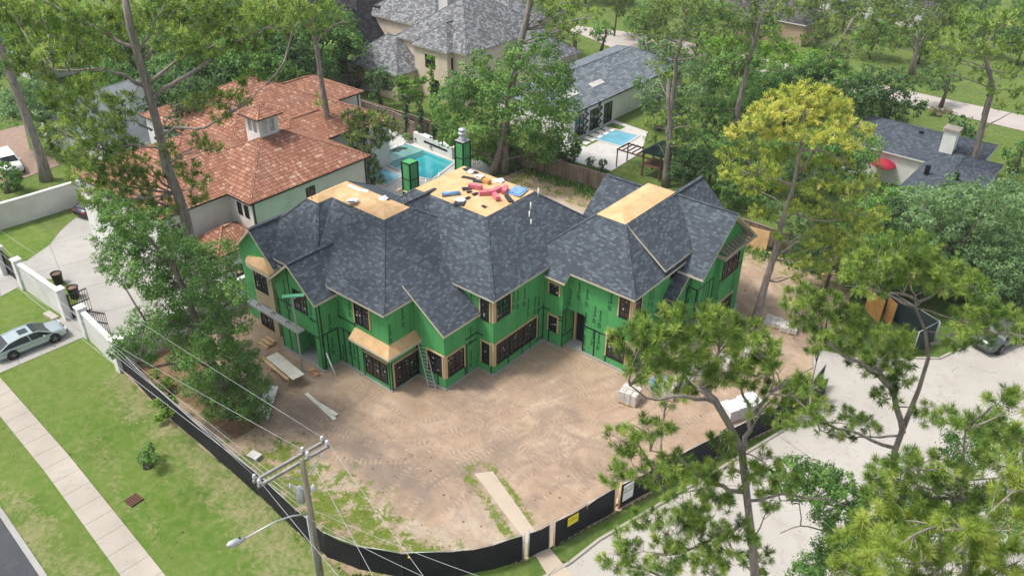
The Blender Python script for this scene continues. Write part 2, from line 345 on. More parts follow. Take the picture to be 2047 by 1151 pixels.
M['leaf_grey'] = leaf('grey green leaves', [(0.108, 0.196, 0.088), (0.167, 0.284, 0.118), (0.245, 0.382, 0.167), (0.373, 0.510, 0.254)])
M['leaf_olive'] = leaf('olive brown leaves', [(0.070, 0.077, 0.031), (0.126, 0.140, 0.056), (0.210, 0.224, 0.098), (0.336, 0.308, 0.168)])
M['bark'] = nmat('pine bark', (.17, .145, .13), (.40, .35, .31), 5, .95, .8, src='obj', sc3=(1, 1, .25), fine=(14, .7))
M['bark_grey'] = nmat('grey bark', (.16, .14, .12), (.32, .29, .26), 6, .95, .6, src='obj', fine=(14, .5))
M['bark_oak'] = nmat('oak bark', (.09, .07, .055), (.20, .165, .14), 6, .95, .6, src='obj')
M['fabric'] = nmat('black windscreen mesh', (.010, .011, .014), (.022, .023, .028), .9, .8, .2)
M['fabric_green'] = nmat('dark green windscreen mesh', (.012, .026, .026), (.03, .05, .05), 1.2, .8)
M['steel'] = flat('galvanised steel', (.48, .50, .52), .45, .5)
M['alum'] = flat('aluminium', (.55, .56, .58), .4, .6)
M['white'] = flat('white paint', (.78, .78, .76), .6)
M['offwhite'] = flat('off white board', (.62, .60, .52), .7)
M['fence_wood'] = nmat('weathered fence boards', (.17, .12, .09), (.33, .26, .21), 1.2, .9, sc3=(3, 3, .4), fine=(9, .6))
M['pole_wood'] = nmat('old utility pole wood', (.15, .14, .10), (.30, .28, .22), 4, .95, .5, sc3=(2, 2, .3), fine=(10, .5))
M['cross_wood'] = nmat('grey crossarm wood', (.22, .205, .19), (.36, .34, .32), 5, .9)
M['water'] = nmat('pool water', (.030, .30, .34), (.045, .38, .42), .8, .06, .12, spec=.6)
M['water_shallow'] = nmat('shallow pool water', (.16, .34, .32), (.22, .40, .37), .8, .08, .1, spec=.6)
M['water_blue'] = nmat('spa water', (.12, .36, .48), (.20, .46, .58), .8, .06, .1, spec=.6)
M['silver'] = nmat('pale silver blue car paint', (.42, .50, .52), (.48, .56, .58), .6, .22, 0, .5, 'obj', .6)
M['white_car'] = nmat('white car paint', (.72, .73, .74), (.78, .79, .8), .6, .25, 0, 0, 'obj', .6)
M['grey_car'] = nmat('dark grey car paint', (.05, .055, .065), (.07, .075, .085), .6, .25, 0, .4, 'obj', .6)
M['teal_car'] = nmat('dark blue green truck paint', (.035, .07, .08), (.05, .09, .10), .6, .25, 0, .4, 'obj', .6)
M['tan_car'] = nmat('pewter truck paint', (.20, .19, .16), (.25, .24, .20), .6, .3, 0, .4, 'obj', .6)
M['truck'] = nmat('grey green truck paint', (.09, .11, .105), (.13, .15, .14), .6, .3, 0, .4, 'obj', .6)
M['rubber'] = flat('tyre rubber', (.015, .015, .015), .8)
M['rim'] = flat('alloy rim', (.35, .34, .34), .35, .7)
M['lens'] = flat('lamp lens', (.55, .58, .6), .2)
M['red'] = flat('red', (.40, .02, .03), .5)
M['pink'] = nmat('red shingle wrapper', (.55, .04, .10), (.70, .30, .33), 7, .5, src='obj')
M['bluewrap'] = nmat('blue wrapper', (.10, .22, .42), (.25, .42, .62), 5, .5, src='obj')
M['felt'] = nmat('black roofing felt', (.02, .022, .028), (.045, .05, .06), 6, .7, src='obj')
M['paper'] = nmat('white release paper', (.60, .62, .66), (.82, .83, .86), 4, .6, src='obj')
M['brickpack'] = nmat('wrapped pale bricks', (.42, .38, .35), (.72, .69, .66), 5, .7, src='obj', fine=(20, .6))
M['yellow'] = flat('yellow sign', (.75, .62, .02), .5)
M['orange_ply'] = nmat('orange plywood', (.45, .22, .06), (.60, .34, .12), 1.5, .7)
M['pergola'] = flat('brown stained wood', (.16, .085, .05), .8)
M['umbrella'] = flat('red umbrella canvas', (.36, .015, .04), .8)
M['green_board'] = flat('mint green board', (.12, .42, .25), .7)
M['rust'] = flat('rusty grate', (.13, .06, .04), .8)
M['wire'] = flat('bare wire', (.42, .43, .45), .45, .2)
M['planter'] = flat('dark planter', (.03, .024, .022), .6)
# ================================================================== GROUND
def inpoly(x, y, P):
    c = np.zeros(np.shape(x), bool); n = len(P)
    for i in range(n):
        x0, y0 = P[i]; x1, y1 = P[(i+1) % n]
        k = ((y0 > y) != (y1 > y)) & (x < (x1-x0)*(y-y0)/((y1-y0) if y1 != y0 else 1e-9)+x0); c ^= k
    return c
def pdist(x, y, P):
    d = np.full(np.shape(x), 1e9); n = len(P)
    for i in range(n):
        a = np.array(P[i]); b = np.array(P[(i+1) % n]); ab = b-a; t = np.clip(((x-a[0])*ab[0]+(y-a[1])*ab[1])/(ab@ab+1e-9), 0, 1)
        d = np.minimum(d, np.hypot(x-a[0]-t*ab[0], y-a[1]-t*ab[1]))
    return d
def sdf(x, y, P): d = pdist(x, y, P); return np.where(inpoly(x, y, P), d, -d)     # + inside
def sheet(name, poly, z, mat, thick=0, **pr):
    b = MB()
    if thick: b.prism(poly, z-thick, z, 0)
    else:
        A = sum(poly[i][0]*poly[(i+1) % len(poly)][1]-poly[(i+1) % len(poly)][0]*poly[i][1] for i in range(len(poly)))
        b.face([(p[0], p[1], z) for p in (poly if A > 0 else poly[::-1])])
    pr.setdefault('kind', 'structure'); return b.build(name, mat, **pr)
def tri_fill(me_name, poly, z, mat, **pr):
    import mathutils.geometry as mg
    vs = [Vector((p[0], p[1], 0)) for p in poly]; tr = mg.tessellate_polygon([vs]); b = MB()
    for t in tr:
        q = [poly[i] for i in t]
        A = (q[1][0]-q[0][0])*(q[2][1]-q[0][1])-(q[2][0]-q[0][0])*(q[1][1]-q[0][1])
        if A < 0: q = q[::-1]
        b.face([(p[0], p[1], z) for p in q])
    pr.setdefault('kind', 'structure'); return b.build(me_name, mat, **pr)
def gridsheet(name, x0, x1, y0, y1, st, z, mat, attrs, clip=None, relief=None, **pr):
    xs = np.arange(x0, x1+1e-6, st); ys = np.arange(y0, y1+1e-6, st); X, Y = np.meshgrid(xs, ys); nx, ny = len(xs), len(ys)
    Z = np.full(X.shape, z, float)
    if relief is not None: Z = Z+relief(X, Y)
    V = np.stack([X.ravel(), Y.ravel(), Z.ravel()], 1)
    i = np.arange(nx*ny).reshape(ny, nx); Q = np.stack([i[:-1, :-1], i[:-1, 1:], i[1:, 1:], i[1:, :-1]], -1).reshape(-1, 4)
    if clip is not None:
        cxm = X[:-1, :-1].ravel()+st/2; cym = Y[:-1, :-1].ravel()+st/2; Q = Q[clip(cxm, cym)]
    me = bpy.data.meshes.new(name); me.vertices.add(len(V)); me.vertices.foreach_set('co', V.ravel().astype(np.float32))
    me.loops.add(len(Q)*4); me.loops.foreach_set('vertex_index', Q.ravel().astype(np.int32)); me.polygons.add(len(Q)); me.polygons.foreach_set('loop_start', np.arange(len(Q), dtype=np.int32)*4)
    for k, fn in attrs.items():
        a = me.attributes.new(k, 'FLOAT', 'POINT'); a.data.foreach_set('value', np.asarray(fn(X, Y), float).ravel().astype(np.float32))
    me.materials.append(mat); me.update(calc_edges=True); me.validate()
    o = link_mesh(name, me); pr.setdefault('kind', 'structure'); props(o, **pr); return o
def bl(*pts): return [G2(*p) for p in pts]

g = MB(); g.face([(-420, -160, -.03), (300, -160, -.03), (300, 420, -.03), (-420, 420, -.03)]); g.build('ground', M['grass'], kind='structure')
# front lawn, patchy towards the lot fence
DRY = bl((700, 1151), (640, 1080), (600, 1000), (440, 850), (360, 800), (240, 740), (250, 800), (330, 870), (420, 960), (480, 1020), (560, 1151))
DR2 = bl((0, 980), (60, 1000), (150, 1120), (200, 1151), (60, 1151), (0, 1030)); DR3 = bl((140, 830), (200, 870), (330, 1060), (300, 1100), (200, 960), (150, 900))
def dryf(X, Y):
    a = np.clip(.58+sdf(X, Y, DRY)*.22, -.3, .58); b = np.clip(.45+sdf(X, Y, DR2)*.3, -.3, .5); c = np.clip(.22+sdf(X, Y, DR3)*.3, -.3, .36)
    return np.maximum(np.maximum(a, b), np.maximum(c, .06 if False else .03))
gridsheet('lawn', -60, 14, -31, -10, .5, .0, M['lawn'], {'dry': dryf})
# building lot
EX = 20
LOT = bl((240, 740), (350, 850), (520, 990), (650, 1120))+[(5.2, -17.4), (7.8, -15.6), (11.6, -10.8), (12.4, -8.2), (13.6, -4.2), (15.8, 3.7), (18.2, 10.4), (18.6, 12.6), (16.8, 14.2), (15.6, 17.0), (16.5, 21), (14, 28.6), (-4, 28.9), (-20, 28.2), (-21, 18), (-20.4, 4), (-20.2, -15.8)]
GREEN = bl((640, 960), (700, 980), (760, 1040), (880, 1130), (950, 1151), (640, 1190), (560, 1050), (440, 940), (520, 900), (600, 900))
GREEN2 = bl((500, 860), (620, 900), (600, 990), (500, 930), (400, 840), (380, 780)); GREENB = [(-20, 24.5), (14, 25.5), (14, 29), (-20, 29)]
GREENP = bl((975, 945), (1000, 945), (1120, 1130), (1090, 1151), (1060, 1100), (955, 975), (1060, 1150), (1020, 1151), (930, 990))
def greenf(X, Y):
    v = np.clip(.60+sdf(X, Y, GREEN)*.16, -1, .66); v = np.maximum(v, np.clip(.42+sdf(X, Y, GREEN2)*.2, -1, .5)); v = np.maximum(v, np.clip(.36+sdf(X, Y, GREENB)*.4, -1, .5))
    PATH = [G2(960, 948), G2(1100, 1140)]
    a, b = map(np.array, PATH); ab = b-a; t = np.clip(((X-a[0])*ab[0]+(Y-a[1])*ab[1])/(ab@ab), 0, 1); d = np.hypot(X-a[0]-t*ab[0], Y-a[1]-t*ab[1])
    return np.maximum(v, np.clip(.75-np.abs(d-.75)*1.0, -1, .6))
GREY = bl((640, 780), (700, 850), (860, 930), (980, 900), (1000, 870), (1020, 920), (860, 1010), (760, 1000), (680, 930), (560, 860), (560, 780)); GREYB = bl((880, 780), (960, 740), (1040, 740), (960, 800), (900, 830))
def greyf(X, Y): return np.maximum(np.clip(.55+sdf(X, Y, GREY)*.2, -1, .9), np.clip(.4+sdf(X, Y, GREYB)*.4, -1, .55))
SAND = bl((620, 920), (700, 960), (800, 1040), (900, 1040), (960, 960), (1010, 1000), (1060, 1100), (960, 1151), (840, 1130), (720, 1040), (620, 960)); SANDB = [(-18, 20), (-3, 19), (0, 25), (-18, 25)]
def sandf(X, Y): return np.maximum(np.clip(.42+sdf(X, Y, SAND)*.25, -1, .6), np.clip(.4+sdf(X, Y, SANDB)*.4, -1, .7))
TRK = [((600, 800), (700, 850), (800, 868), (900, 858), (1010, 815), (1120, 770), (1220, 735)), ((640, 890), (740, 905), (850, 900), (960, 868), (1080, 830), (1230, 800), (1340, 770)), ((860, 1010), (930, 960), (1010, 915), (1100, 880), (1200, 850), (1300, 800)),
       ((760, 1040), (830, 960), (900, 905), (980, 850), (1060, 790), (1110, 740)), ((900, 790), (960, 830), (1030, 870), (1130, 905), (1230, 925)), ((1000, 760), (1060, 800), (1140, 850), (1230, 880)), ((1180, 1020), (1220, 960), (1260, 900), (1320, 850), (1440, 780), (1560, 700)), ((1060, 980), (1120, 940), (1200, 900), (1300, 860)),
       ((1490, 520), (1520, 560), (1560, 620), (1620, 680)), ((1530, 500), (1570, 550), (1620, 600), (1680, 660)), ((690, 790), (760, 830), (820, 870), (860, 920), (880, 970))]
_TP = []
for t_ in TRK:
    P_ = np.array([G2(*q) for q in t_])
    for _ in range(3): P_ = np.concatenate([P_[:1]]+[np.stack([P_[i]*.75+P_[i+1]*.25, P_[i]*.25+P_[i+1]*.75]) for i in range(len(P_)-1)]+[P_[-1:]])
    for off in (-.95, .95):
        d_ = np.gradient(P_, axis=0); n_ = np.stack([-d_[:, 1], d_[:, 0]], 1); n_ /= np.linalg.norm(n_, axis=1)[:, None]; _TP.append(P_+n_*off)
_tc = {}
def trackf(X, Y):
    if 'v' in _tc: return _tc['v'][0]
    best = np.full(X.shape, 9.); al = np.zeros(X.shape); 
    for Q in _TP:
        L0 = 0.
        for i in range(len(Q)-1):
            a, b = Q[i], Q[i+1]; ab = b-a; L = np.linalg.norm(ab)
            t = np.clip(((X-a[0])*ab[0]+(Y-a[1])*ab[1])/(ab@ab), 0, 1); dd = np.hypot(X-a[0]-t*ab[0], Y-a[1]-t*ab[1]); m_ = dd < best; best = np.where(m_, dd, best); al = np.where(m_, L0+t*L, al); L0 += L
    v = np.clip(1.6-best/.2, 0, 1); gx, gy = np.gradient(al); v = np.where(np.hypot(gx, gy) > .25, 0, v); _tc['v'] = (v, al); return v
def alongf(X, Y): trackf(X, Y); return _tc['v'][1]
_k = [(rng.uniform(-20, 18), rng.uniform(-18, 26), rng.uniform(.6, 2.2), rng.uniform(-.03, .045)) for _ in range(260)]
def relief(X, Y):
    Z = np.zeros(X.shape)
    for a, b, r, h in _k: Z += h*np.exp(-((X-a)**2+(Y-b)**2)/r**2)
    return Z*.6+rng.normal(0, .008, X.shape)+.035-.035*trackf(X, Y)
gridsheet('building_lot', -22, 20, -19, 30, .13, .07, M['dirt'], {'green': greenf, 'greyness': greyf, 'sand': sandf, 'track': trackf, 'along': alongf}, clip=lambda x, y: inpoly(x, y, LOT), relief=relief)
# planting bed of the oak inside the corner
sheet('mulch_bed', bl((262, 735), (330, 705), (395, 700), (470, 760), (520, 850), (470, 880), (380, 810), (300, 770)), .16, M['soil'])
# pavements and roads on the left
sheet('street', [(-70, -26.6), (-21, -26.9), (-12.8, -27.25), (-6.9, -27.75), (4, -29.2), (14, -32), (14, -60), (-70, -60)], .03, M['asphalt'])
b = MB(); b.prism([(-70, -26.25), (-21, -26.55), (-12.8, -26.95), (-6.9, -27.45), (4, -28.9), (4, -29.2), (-6.9, -27.75), (-12.8, -27.25), (-21, -26.9), (-70, -26.6)], -.02, .06); b.build('street_gutter', M['conc_slab'], kind='structure')
sheet('sidewalk', [(-60, -21.3), (-25.2, -21.75), (-14.3, -22.45), (-2.2, -23.55), (8, -25), (14, -26.4), (14, -28), (6, -26.4), (-3.8, -25.05), (-14.3, -24.0), (-21.3, -23.5), (-60, -22.9)], .05, M['conc_walk'], thick=.08)
sheet('driveway', bl((124, 634), (172, 672))+[(-25.9, -21.7), (-29.6, -21.7)], .035, M['conc_drive'], thick=.05)
sheet('driveway_apron', [(-29.6, -23.0), (-25.9, -23.1), (-25.0, -26.7), (-30.6, -26.6)], .038, M['conc_drive'], thick=.05)
sheet('upper_driveway', bl((20, 531), (52, 566))+[(-34.6, -21.6), (-38.8, -21.6)], .035, M['conc_drive'], thick=.05)
tri_fill('motor_court', bl((25, 528), (55, 521), (100, 489), (120, 463), (139, 446), (155, 433), (175, 424), (205, 410), (330, 385), (520, 500), (480, 600), (330, 688), (240, 735), (172, 670), (124, 634), (150, 618), (157, 600), (155, 588), (145, 575), (128, 563), (108, 558), (86, 558), (52, 566), (20, 531)), .02, M['conc_drive'])
sheet('brown_driveway', bl((0, 262), (48, 250), (60, 300), (110, 318), (120, 330), (60, 352), (0, 372)), .02, M['paver'])
# pavements on the right
ROAD = [(11.9, -16), (12.6, -12.6), (13.5, -9.5), (13.8, -7.2), (16.0, 1.0), (17.9, 8.6), (18.35, 11.4), (17.6, 13.1)]
ROADB = [(16.2, 14.8), (15.4, 16.2), (15.9, 17.6), (18.2, 18.4), (21.6, 21.0), (22.9, 22.0), (24.1, 25.4), (26.3, 31.5), (30, 44), (60, 60), (80, 20), (60, -40), (20, -40)]
tri_fill('concrete_road', ROAD+ROADB, .03, M['conc_road'])
def kerb(name, P, w=.16, h=.14):
    b = MB()
    for i in range(len(P)-1):
        a, c = np.array(P[i]), np.array(P[i+1]); d = c-a; L = np.linalg.norm(d); d /= L; n = np.array([-d[1], d[0]])*w
        b.prism([tuple(a), tuple(c+d*.02), tuple(c+d*.02+n), tuple(a+n)], -.02, h)
    return b.build(name, M['conc_walk'], kind='structure')
kerb('kerb', ROAD); kerb('kerb_beyond', [(21.6, 21.0), (22.9, 22.0), (24.1, 25.4), (26.3, 31.5), (30, 44)])
tri_fill('verge', [(13.3, -9.5), (13.6, -7.2), (15.8, 1.0), (17.7, 8.6), (18.2, 11.4), (17.5, 13.0), (18.3, 12.2), (18.1, 10.4), (15.8, 3.7), (13.6, -4.2), (12.5, -8.2), (12.0, -10.0)], .06, M['hedge_grass'])
tri_fill('verge_corner', bl((1060, 1151), (1050, 1120), (1075, 1112), (1105, 1151))+[(10, -16)], .05, M['hedge_grass'])
sheet('garden_path', bl((948, 950), (985, 945), (1068, 1062), (1055, 1090)), .16, M['conc_path'], thick=.15)
sheet('garden_path', bl((1055, 1088), (1068, 1062), (1135, 1140), (1160, 1165), (1120, 1190)), .11, M['conc_path'], thick=.06)
sheet('verge_far', [(21.4, 21.2), (22.7, 22.2), (23.9, 25.5), (26.1, 31.6), (29.8, 44), (16, 44), (14.2, 28.6), (16.6, 21)], .02, M['hedge_grass'])
# far roads
sheet('far_road', [(-34, 73.5), (6, 74.6), (16, 74.2), (60, 72), (60, 79), (16, 79.8), (8, 79.6), (-34, 80)], .03, M['far_road'])
sheet('cul_de_sac', bl((1150, 52), (1300, 70), (1330, 120), (1250, 108), (1190, 82), (1140, 62)), .035, M['far_road'])
sheet('far_driveway', bl((1090, 110), (1150, 118), (1240, 130), (1270, 105), (1300, 118), (1260, 160), (1130, 160)), .03, M['far_road'])
sheet('villa_yard', [(-48, 26.8), (-21.5, 26.8), (-21.5, 10), (-48, 10)], .03, M['stone_deck'])

# ================================================================== MAIN HOUSE
H = thing('green_house', 'unfinished two storey house in green sheathing with dark shingle roofs and bare plywood tops', 'house', (0, 0, 0))
roof = MB(); deck = MB(); fas = MB()
def hip(e, d, th=.17, rf=None, dk=None, fs=None, decktop=True, oh=.02):
    rf = rf or roof; own = dk is None; dk = dk or MB(); fs = fs or fas
    x0, x1, y0, y1, z0 = e; X0, X1, Y0, Y1, z1 = d; zt = z0+th
    E = [(x0, y0, zt), (x1, y0, zt), (x1, y1, zt), (x0, y1, zt)]; D = [(X0, Y0, z1), (X1, Y0, z1), (X1, Y1, z1), (X0, Y1, z1)]
    for i in range(4):
        j = (i+1) % 4; P = [E[i], E[j], D[j], D[i]]
        if abs(D[i][0]-D[j][0])+abs(D[i][1]-D[j][1]) < 1e-3: P = P[:3]
        rf.face(P)
        # ridge caps on the hips
    for i in range(4):
        a, b2 = np.array(E[i]), np.array(D[i]); rf.beam(a+(b2-a)*.01, b2, .2, .02, 0)
    fs.prism([(x0+.015, y0+.015), (x1-.015, y0+.015), (x1-.015, y1-.015), (x0+.015, y1-.015)], z0, zt-.012)
    if decktop:
        mx, my = min(X1-X0, Y1-Y0)/2, .30
        if X1-X0 < Y1-Y0: R1, R2 = ((X0+X1)/2, Y0+mx, z1+my), ((X0+X1)/2, Y1-mx, z1+my)
        else: R1, R2 = (X0+mx, (Y0+Y1)/2, z1+my), (X1-mx, (Y0+Y1)/2, z1+my)
        D2 = [(p[0], p[1], p[2]+.004) for p in D]
        if X1-X0 < Y1-Y0:
            dk.face([D2[0], D2[1], R1]); dk.face([D2[1], D2[2], R2, R1]); dk.face([D2[2], D2[3], R2]); dk.face([D2[3], D2[0], R1, R2])
        else:
            dk.face([D2[0], D2[1], R2, R1]); dk.face([D2[1], D2[2], R2]); dk.face([D2[2], D2[3], R1, R2]); dk.face([D2[3], D2[0], R1])
        if own: dk.build('roof_deck', M['osb'], H, label='bare plywood top of the roof')
def slab(P, th, mi=0, mb=None, fs=None):
    """roof plane given by its top polygon, with a fascia edge below"""
    (mb or roof).face(P)
    P2 = [(p[0], p[1], p[2]-.012) for p in P]; (fs or fas).extr(P2, (0, 0, -th))
def gable(ax, c, hw, a0, a1, ze, zp, th=.17):
    """ridge along axis ax ('x' or 'y') at centre c, from a0 to a1"""
    def q(s, a, z): return (c+s, a, z) if ax == 'y' else (a, c+s, z)
    for sg in (-1, 1):
        P = [q(sg*hw, a0, ze+th), q(sg*hw, a1, ze+th), q(0, a1, zp), q(0, a0, zp)]
        n = np.cross(np.array(P[1])-P[0], np.array(P[2])-P[0])
        if n[2] < 0: P = P[::-1]
        slab(P, th)
    roof.beam(q(0, a0, zp), q(0, a1, zp), .26, .04)
# roofs
hip((-18.6, -3.83, -6.08, 6.4, 6.29), (-15.2, -8.65, -1.2, 1.25, 9.6))                     # left block
hip((-18.4, -10.3, -6.1, 4, 5.9), (-15.15, -13.95, -2.45, .8, 9.6-.003))                   # its projecting part
hip((-14.2, .35, -.37, 12.8, 6.29), (-10.55, -3.75, 3.62, 8.85, 9.6))                      # middle block
hip((-1.9, 7.16, 5.66, 19.4, 6.29), (1.53, 3.87, 9.1, 15.75, 9.45))                        # right block
gable('y', -11.2, 2.47, -7.6, -3.7, 5.72, 8.02)
gable('y', -16.75, 2.35, -6.5, -3.6, 5.72, 8.2)
gable('y', -9.25, 1.2, 1.2, 4.4, 8.6, 9.74)                                                 # saddle between left and middle blocks
gable('x', 15.8, 4.15, 3.5, 8.88, 5.72, 9.3)                                               # right wing
gable('y', 3.9, 3.3, 14.5, 19.6, 6.29, 9.38)
gable('x', 15.3, 3.6, -1.9, 2.5, 6.1, 9.3)
slab([(.3, 5.05, 5.935), (2.0, 5.05, 5.935), (2.0, 7.2, 7.805), (.3, 7.2, 7.805)], .17)          # low eave over the stair bay
# wedge roof running down from the left block
zs = .69
slab([(-1.05, -3.62, 4.82), (-1.05, .2, 4.82), (-4.6, .2, 4.82+3.55*zs), (-4.6, -3.62, 4.82+3.55*zs)], .17)
# catslide beside the dormer
def wz(y): return 9.3-.862*(15.8-y)
slab([(6.7, 9.15, wz(9.15)), (7.8, 9.15, wz(9.15)), (7.8, 13.2, wz(13.2)-.01), (6.7, 13.2, wz(13.2)-.01)], .17)
# shed dormer
slab([(7.16, 9.35, 7.02), (7.16, 14.35, 7.02), (3.9, 15.2, 9.44), (3.9, 9.2, 9.47)], .16)
rf = roof.build('roof', M['shingle'], H); fas.build('fascia', M['trim'], H)
# walls
w = MB()
w.box(-18.7, -4.05, -5.6, 6.0, 0, 6.32); w.box(-12.6, 0, 0, 12.4, 0, 6.33); w.box(-1.5, 1.6, 5.5, 19, 0, 5.86); w.box(-1.4, 1.6, 5.9, 19, 5.86, 6.3)
w.box(1.6, 6.8, 6.15, 19, 3.24, 6.33); w.box(3.0, 6.8, 6.152, 19, 0, 3.24); w.box(1.6, 3.0, 7.1, 18.9, 0, 3.24)
w.box(-6.7, -3.96, -5.7, -3.24, 0, 3.2)
w.extr([(-1.42, -3.24, 0), (-1.42, -3.24, 4.86), (-4.05, -3.24, 6.62), (-4.05, -3.24, 0)], (0, 3.4, 0))
# gabled bay with the porch
gw = [(-13.55, -7.15), (-9.1, -7.15)]
w.extr([(-13.5, -7.15, 2.72), (-9.1, -7.15, 2.72), (-9.1, -7.15, 5.95), (-11.2, -7.15, 7.86), (-13.5, -7.15, 5.75)], (0, 2.4, 0))
w.box(-13.5, -11.85, -7.152, -4.8, 0, 2.72); w.box(-9.72, -9.1, -7.152, -4.8, 0, 2.72)
w.extr([(-18.75, -6.2, 0), (-13.4, -6.2, 0), (-13.4, -6.2, 4.9), (-16.75, -6.2, 8.0), (-18.75, -6.2, 6.15)], (0, 2.2, 0))
# right wing and its bay
w.extr([(8.3, 12.3, 0), (8.3, 19.2, 0), (8.3, 19.2, 6.1), (8.3, 15.8, 9.1), (8.3, 12.3, 6.1)], (-4, 0, 0))
w.box(8.25, 8.72, 14.7, 18.3, 0, 6.25)
w.extr([(7.45, 9.35, 0), (7.45, 12.35, 0), (7.45, 12.35, 6.1), (7.45, 9.35, 3.55)], (-.7, 0, 0))
w.extr([(6.82, 9.55, 5.6), (6.82, 14.2, 5.6), (6.82, 14.2, 6.95), (6.82, 9.55, 6.95)], (-3.1, 0, 0)); 
w.extr([(6.8, 9.56, 5.6), (6.8, 9.56, 6.93), (4.4, 9.56, 8.75), (4.4, 9.56, 5.6)], (0, .5, 0))
# printed lettering on the sheathing
cu = bpy.data.curves.new('zip', 'FONT'); cu.body = 'ZIP System'; cu.size = .36; cu.resolution_u = 1; cu.offset = .010; to = bpy.data.objects.new('zip', cu)
_m = bpy.data.meshes.new_from_object(to); bpy.data.objects.remove(to)
TV = [tuple(v.co) for v in _m.vertices]; TF = [tuple(p.vertices) for p in _m.polygons]; bpy.data.meshes.remove(_m)
RECT = []   # (axis, const, a0, a1, z0, z1) of windows to avoid
def letter(ax, c, a0, a1, z0, z1):
    a = a0+.25; k = 0
    while a < a1-.3:
        z = z0+.2+((k*.83) % 1.0)
        while z < z1-1.6:
            if not any(r[0] == ax and abs(r[1]-c) < .3 and r[2]-.35 < a < r[3]+.35 and r[4]-1.75 < z < r[5]+.1 for r in RECT):
                V = []
                for (tx, ty, _) in TV:            # rotated a quarter turn: reads upward
                    uu, zz = a-ty*.9, z+tx*.9
                    V.append((uu, c-.006, zz) if ax == 'y' else (c+.006, uu, zz))
                w.mesh(V, TF, 1)
            z += 1.9
        a += .46 if k % 2 else .72; k += 1
def P3(ax, c, u, d, z): return (u, c-d, z) if ax == 'y' else (c+d, u, z)
def wbox(mb, ax, c, a0, a1, d0, d1, z0, z1, mi=0):
    if ax == 'y': mb.box(a0, a1, c-d1, c-d0, z0, z1, mi)
    else: mb.box(c+d0, c+d1, a0, a1, z0, z1, mi)
def window(par, ax, c, a0, a1, z0, z1, units=1, rows=3, cols=2, buck='lrt', film=False, stick=True, label=None, fm='black', gm=None):
    RECT.append((ax, c, a0, a1, z0, z1)); f = MB(); t = .055
    wbox(f, ax, c, a0, a1, .0, .07, z0, z0+t); wbox(f, ax, c, a0, a1, .0, .07, z1-t, z1)
    wbox(f, ax, c, a0-.06, a1+.06, .0, .012, z0-.14, z0)                    # sill flashing
    U = (a1-a0)/units
    for k in range(units+1):
        x = a0+k*U; ww = t if 0 < k < units else t/2; xm = min(max(x, a0+t/2), a1-t/2); wbox(f, ax, c, xm-t/2, xm+t/2, .0, .072, z0+t, z1-t)
    for k in range(units):
        for j in range(1, cols): x = a0+k*U+U*j/cols; wbox(f, ax, c, x-.012, x+.012, .03, .05, z0+t, z1-t)
    for j in range(1, rows): z = z0+(z1-z0)*j/rows; wbox(f, ax, c, a0+t, a1-t, .028, .048, z-.012, z+.012)
    if buck:
        bk = f; e = .10
        if 'l' in buck: wbox(bk, ax, c, a0-e, a0, .0, .085, z0-.05, z1, 1)
        if 'r' in buck: wbox(bk, ax, c, a1, a1+e, .0, .085, z0-.05, z1, 1)
        if 't' in buck: wbox(bk, ax, c, a0-e, a1+e, .0, .088, z1, z1+.09, 1)
    fr = f.build('window', [M[fm], M['lumber']], par)
    if label: fr['label'] = label
    gl = MB(); wbox(gl, ax, c, a0+.02, a1-.02, .005, .026, z0+.02, z1-.02)
    if stick:
        s = gl
        for k in range(units):
            for j in range(3):
                u = a0+U*(k+rnd.uniform(.2, .8)); z = z0+(z1-z0)*rnd.uniform(.15, .85); q = rnd.choice((.05, .08, .14)); wbox(s, ax, c, u-q/2, u+q/2, .027, .030, z-q/2, z+q/2, 1)
    gl.build('glass', [gm or (M['glass_film'] if film else M['glass']), M['sticker']], fr)
    return fr
WN = [('y', 0, -1.08, -.3, 4.45, 5.95, 1, 3, 2, 'lr', 0), ('x', 0, .2, 1.7, 4.5, 5.95, 2, 3, 2, 'lr', 0), ('y', 0, -1.0, -.28, .92, 2.6, 1, 4, 2, 'lrt', 0), ('x', 0, .2, 4.62, .93, 2.62, 3, 4, 3, 'lrt', 1),
      ('y', 5.5, .45, 1.28, 4.46, 5.25, 1, 2, 2, 'lrt', 0), ('y', 5.5, .5, 1.25, 1.36, 2.6, 1, 3, 2, 'lrt', 0), ('y', 6.15, 5.78, 6.6, 4.48, 5.95, 1, 3, 2, 'lr', 1), ('x', 6.8, 6.32, 7.1, 4.5, 5.85, 1, 3, 2, 'lr', 1),
      ('y', 6.15, 5.05, 6.55, .86, 2.6, 2, 4, 2, 'lrt', 1), ('x', 6.8, 6.4, 8.5, .9, 2.6, 2, 4, 2, 'lrt', 1), ('y', -3.24, -2.93, -1.6, 1.16, 2.8, 2, 4, 2, 'lrt', 0), ('x', -1.42, -3.05, -1.43, 1.06, 2.72, 2, 4, 2, 'lrt', 1),
      ('y', -5.7, -6.42, -4.3, .66, 2.3, 3, 4, 2, 't', 1), ('x', -3.96, -5.45, -3.32, .4, 2.28, 3, 4, 2, 'lt', 1), ('y', -5.6, -7.15, -5.75, 4.3, 5.8, 2, 3, 2, 'lr', 0),
      ('y', -7.15, -11.5, -10.15, 4.35, 5.9, 2, 3, 2, '', 0), ('x', 8.72, 14.97, 17.45, 4.2, 6.02, 3, 4, 2, 't', 1), ('x', 8.72, 15.0, 17.25, .3, 2.18, 3, 4, 2, 't', 1), ('x', 6.82, 10.8, 12.38, 5.62, 6.5, 2, 2, 2, '', 0)]
for q in WN: window(H, *q[:10], film=bool(q[10]))
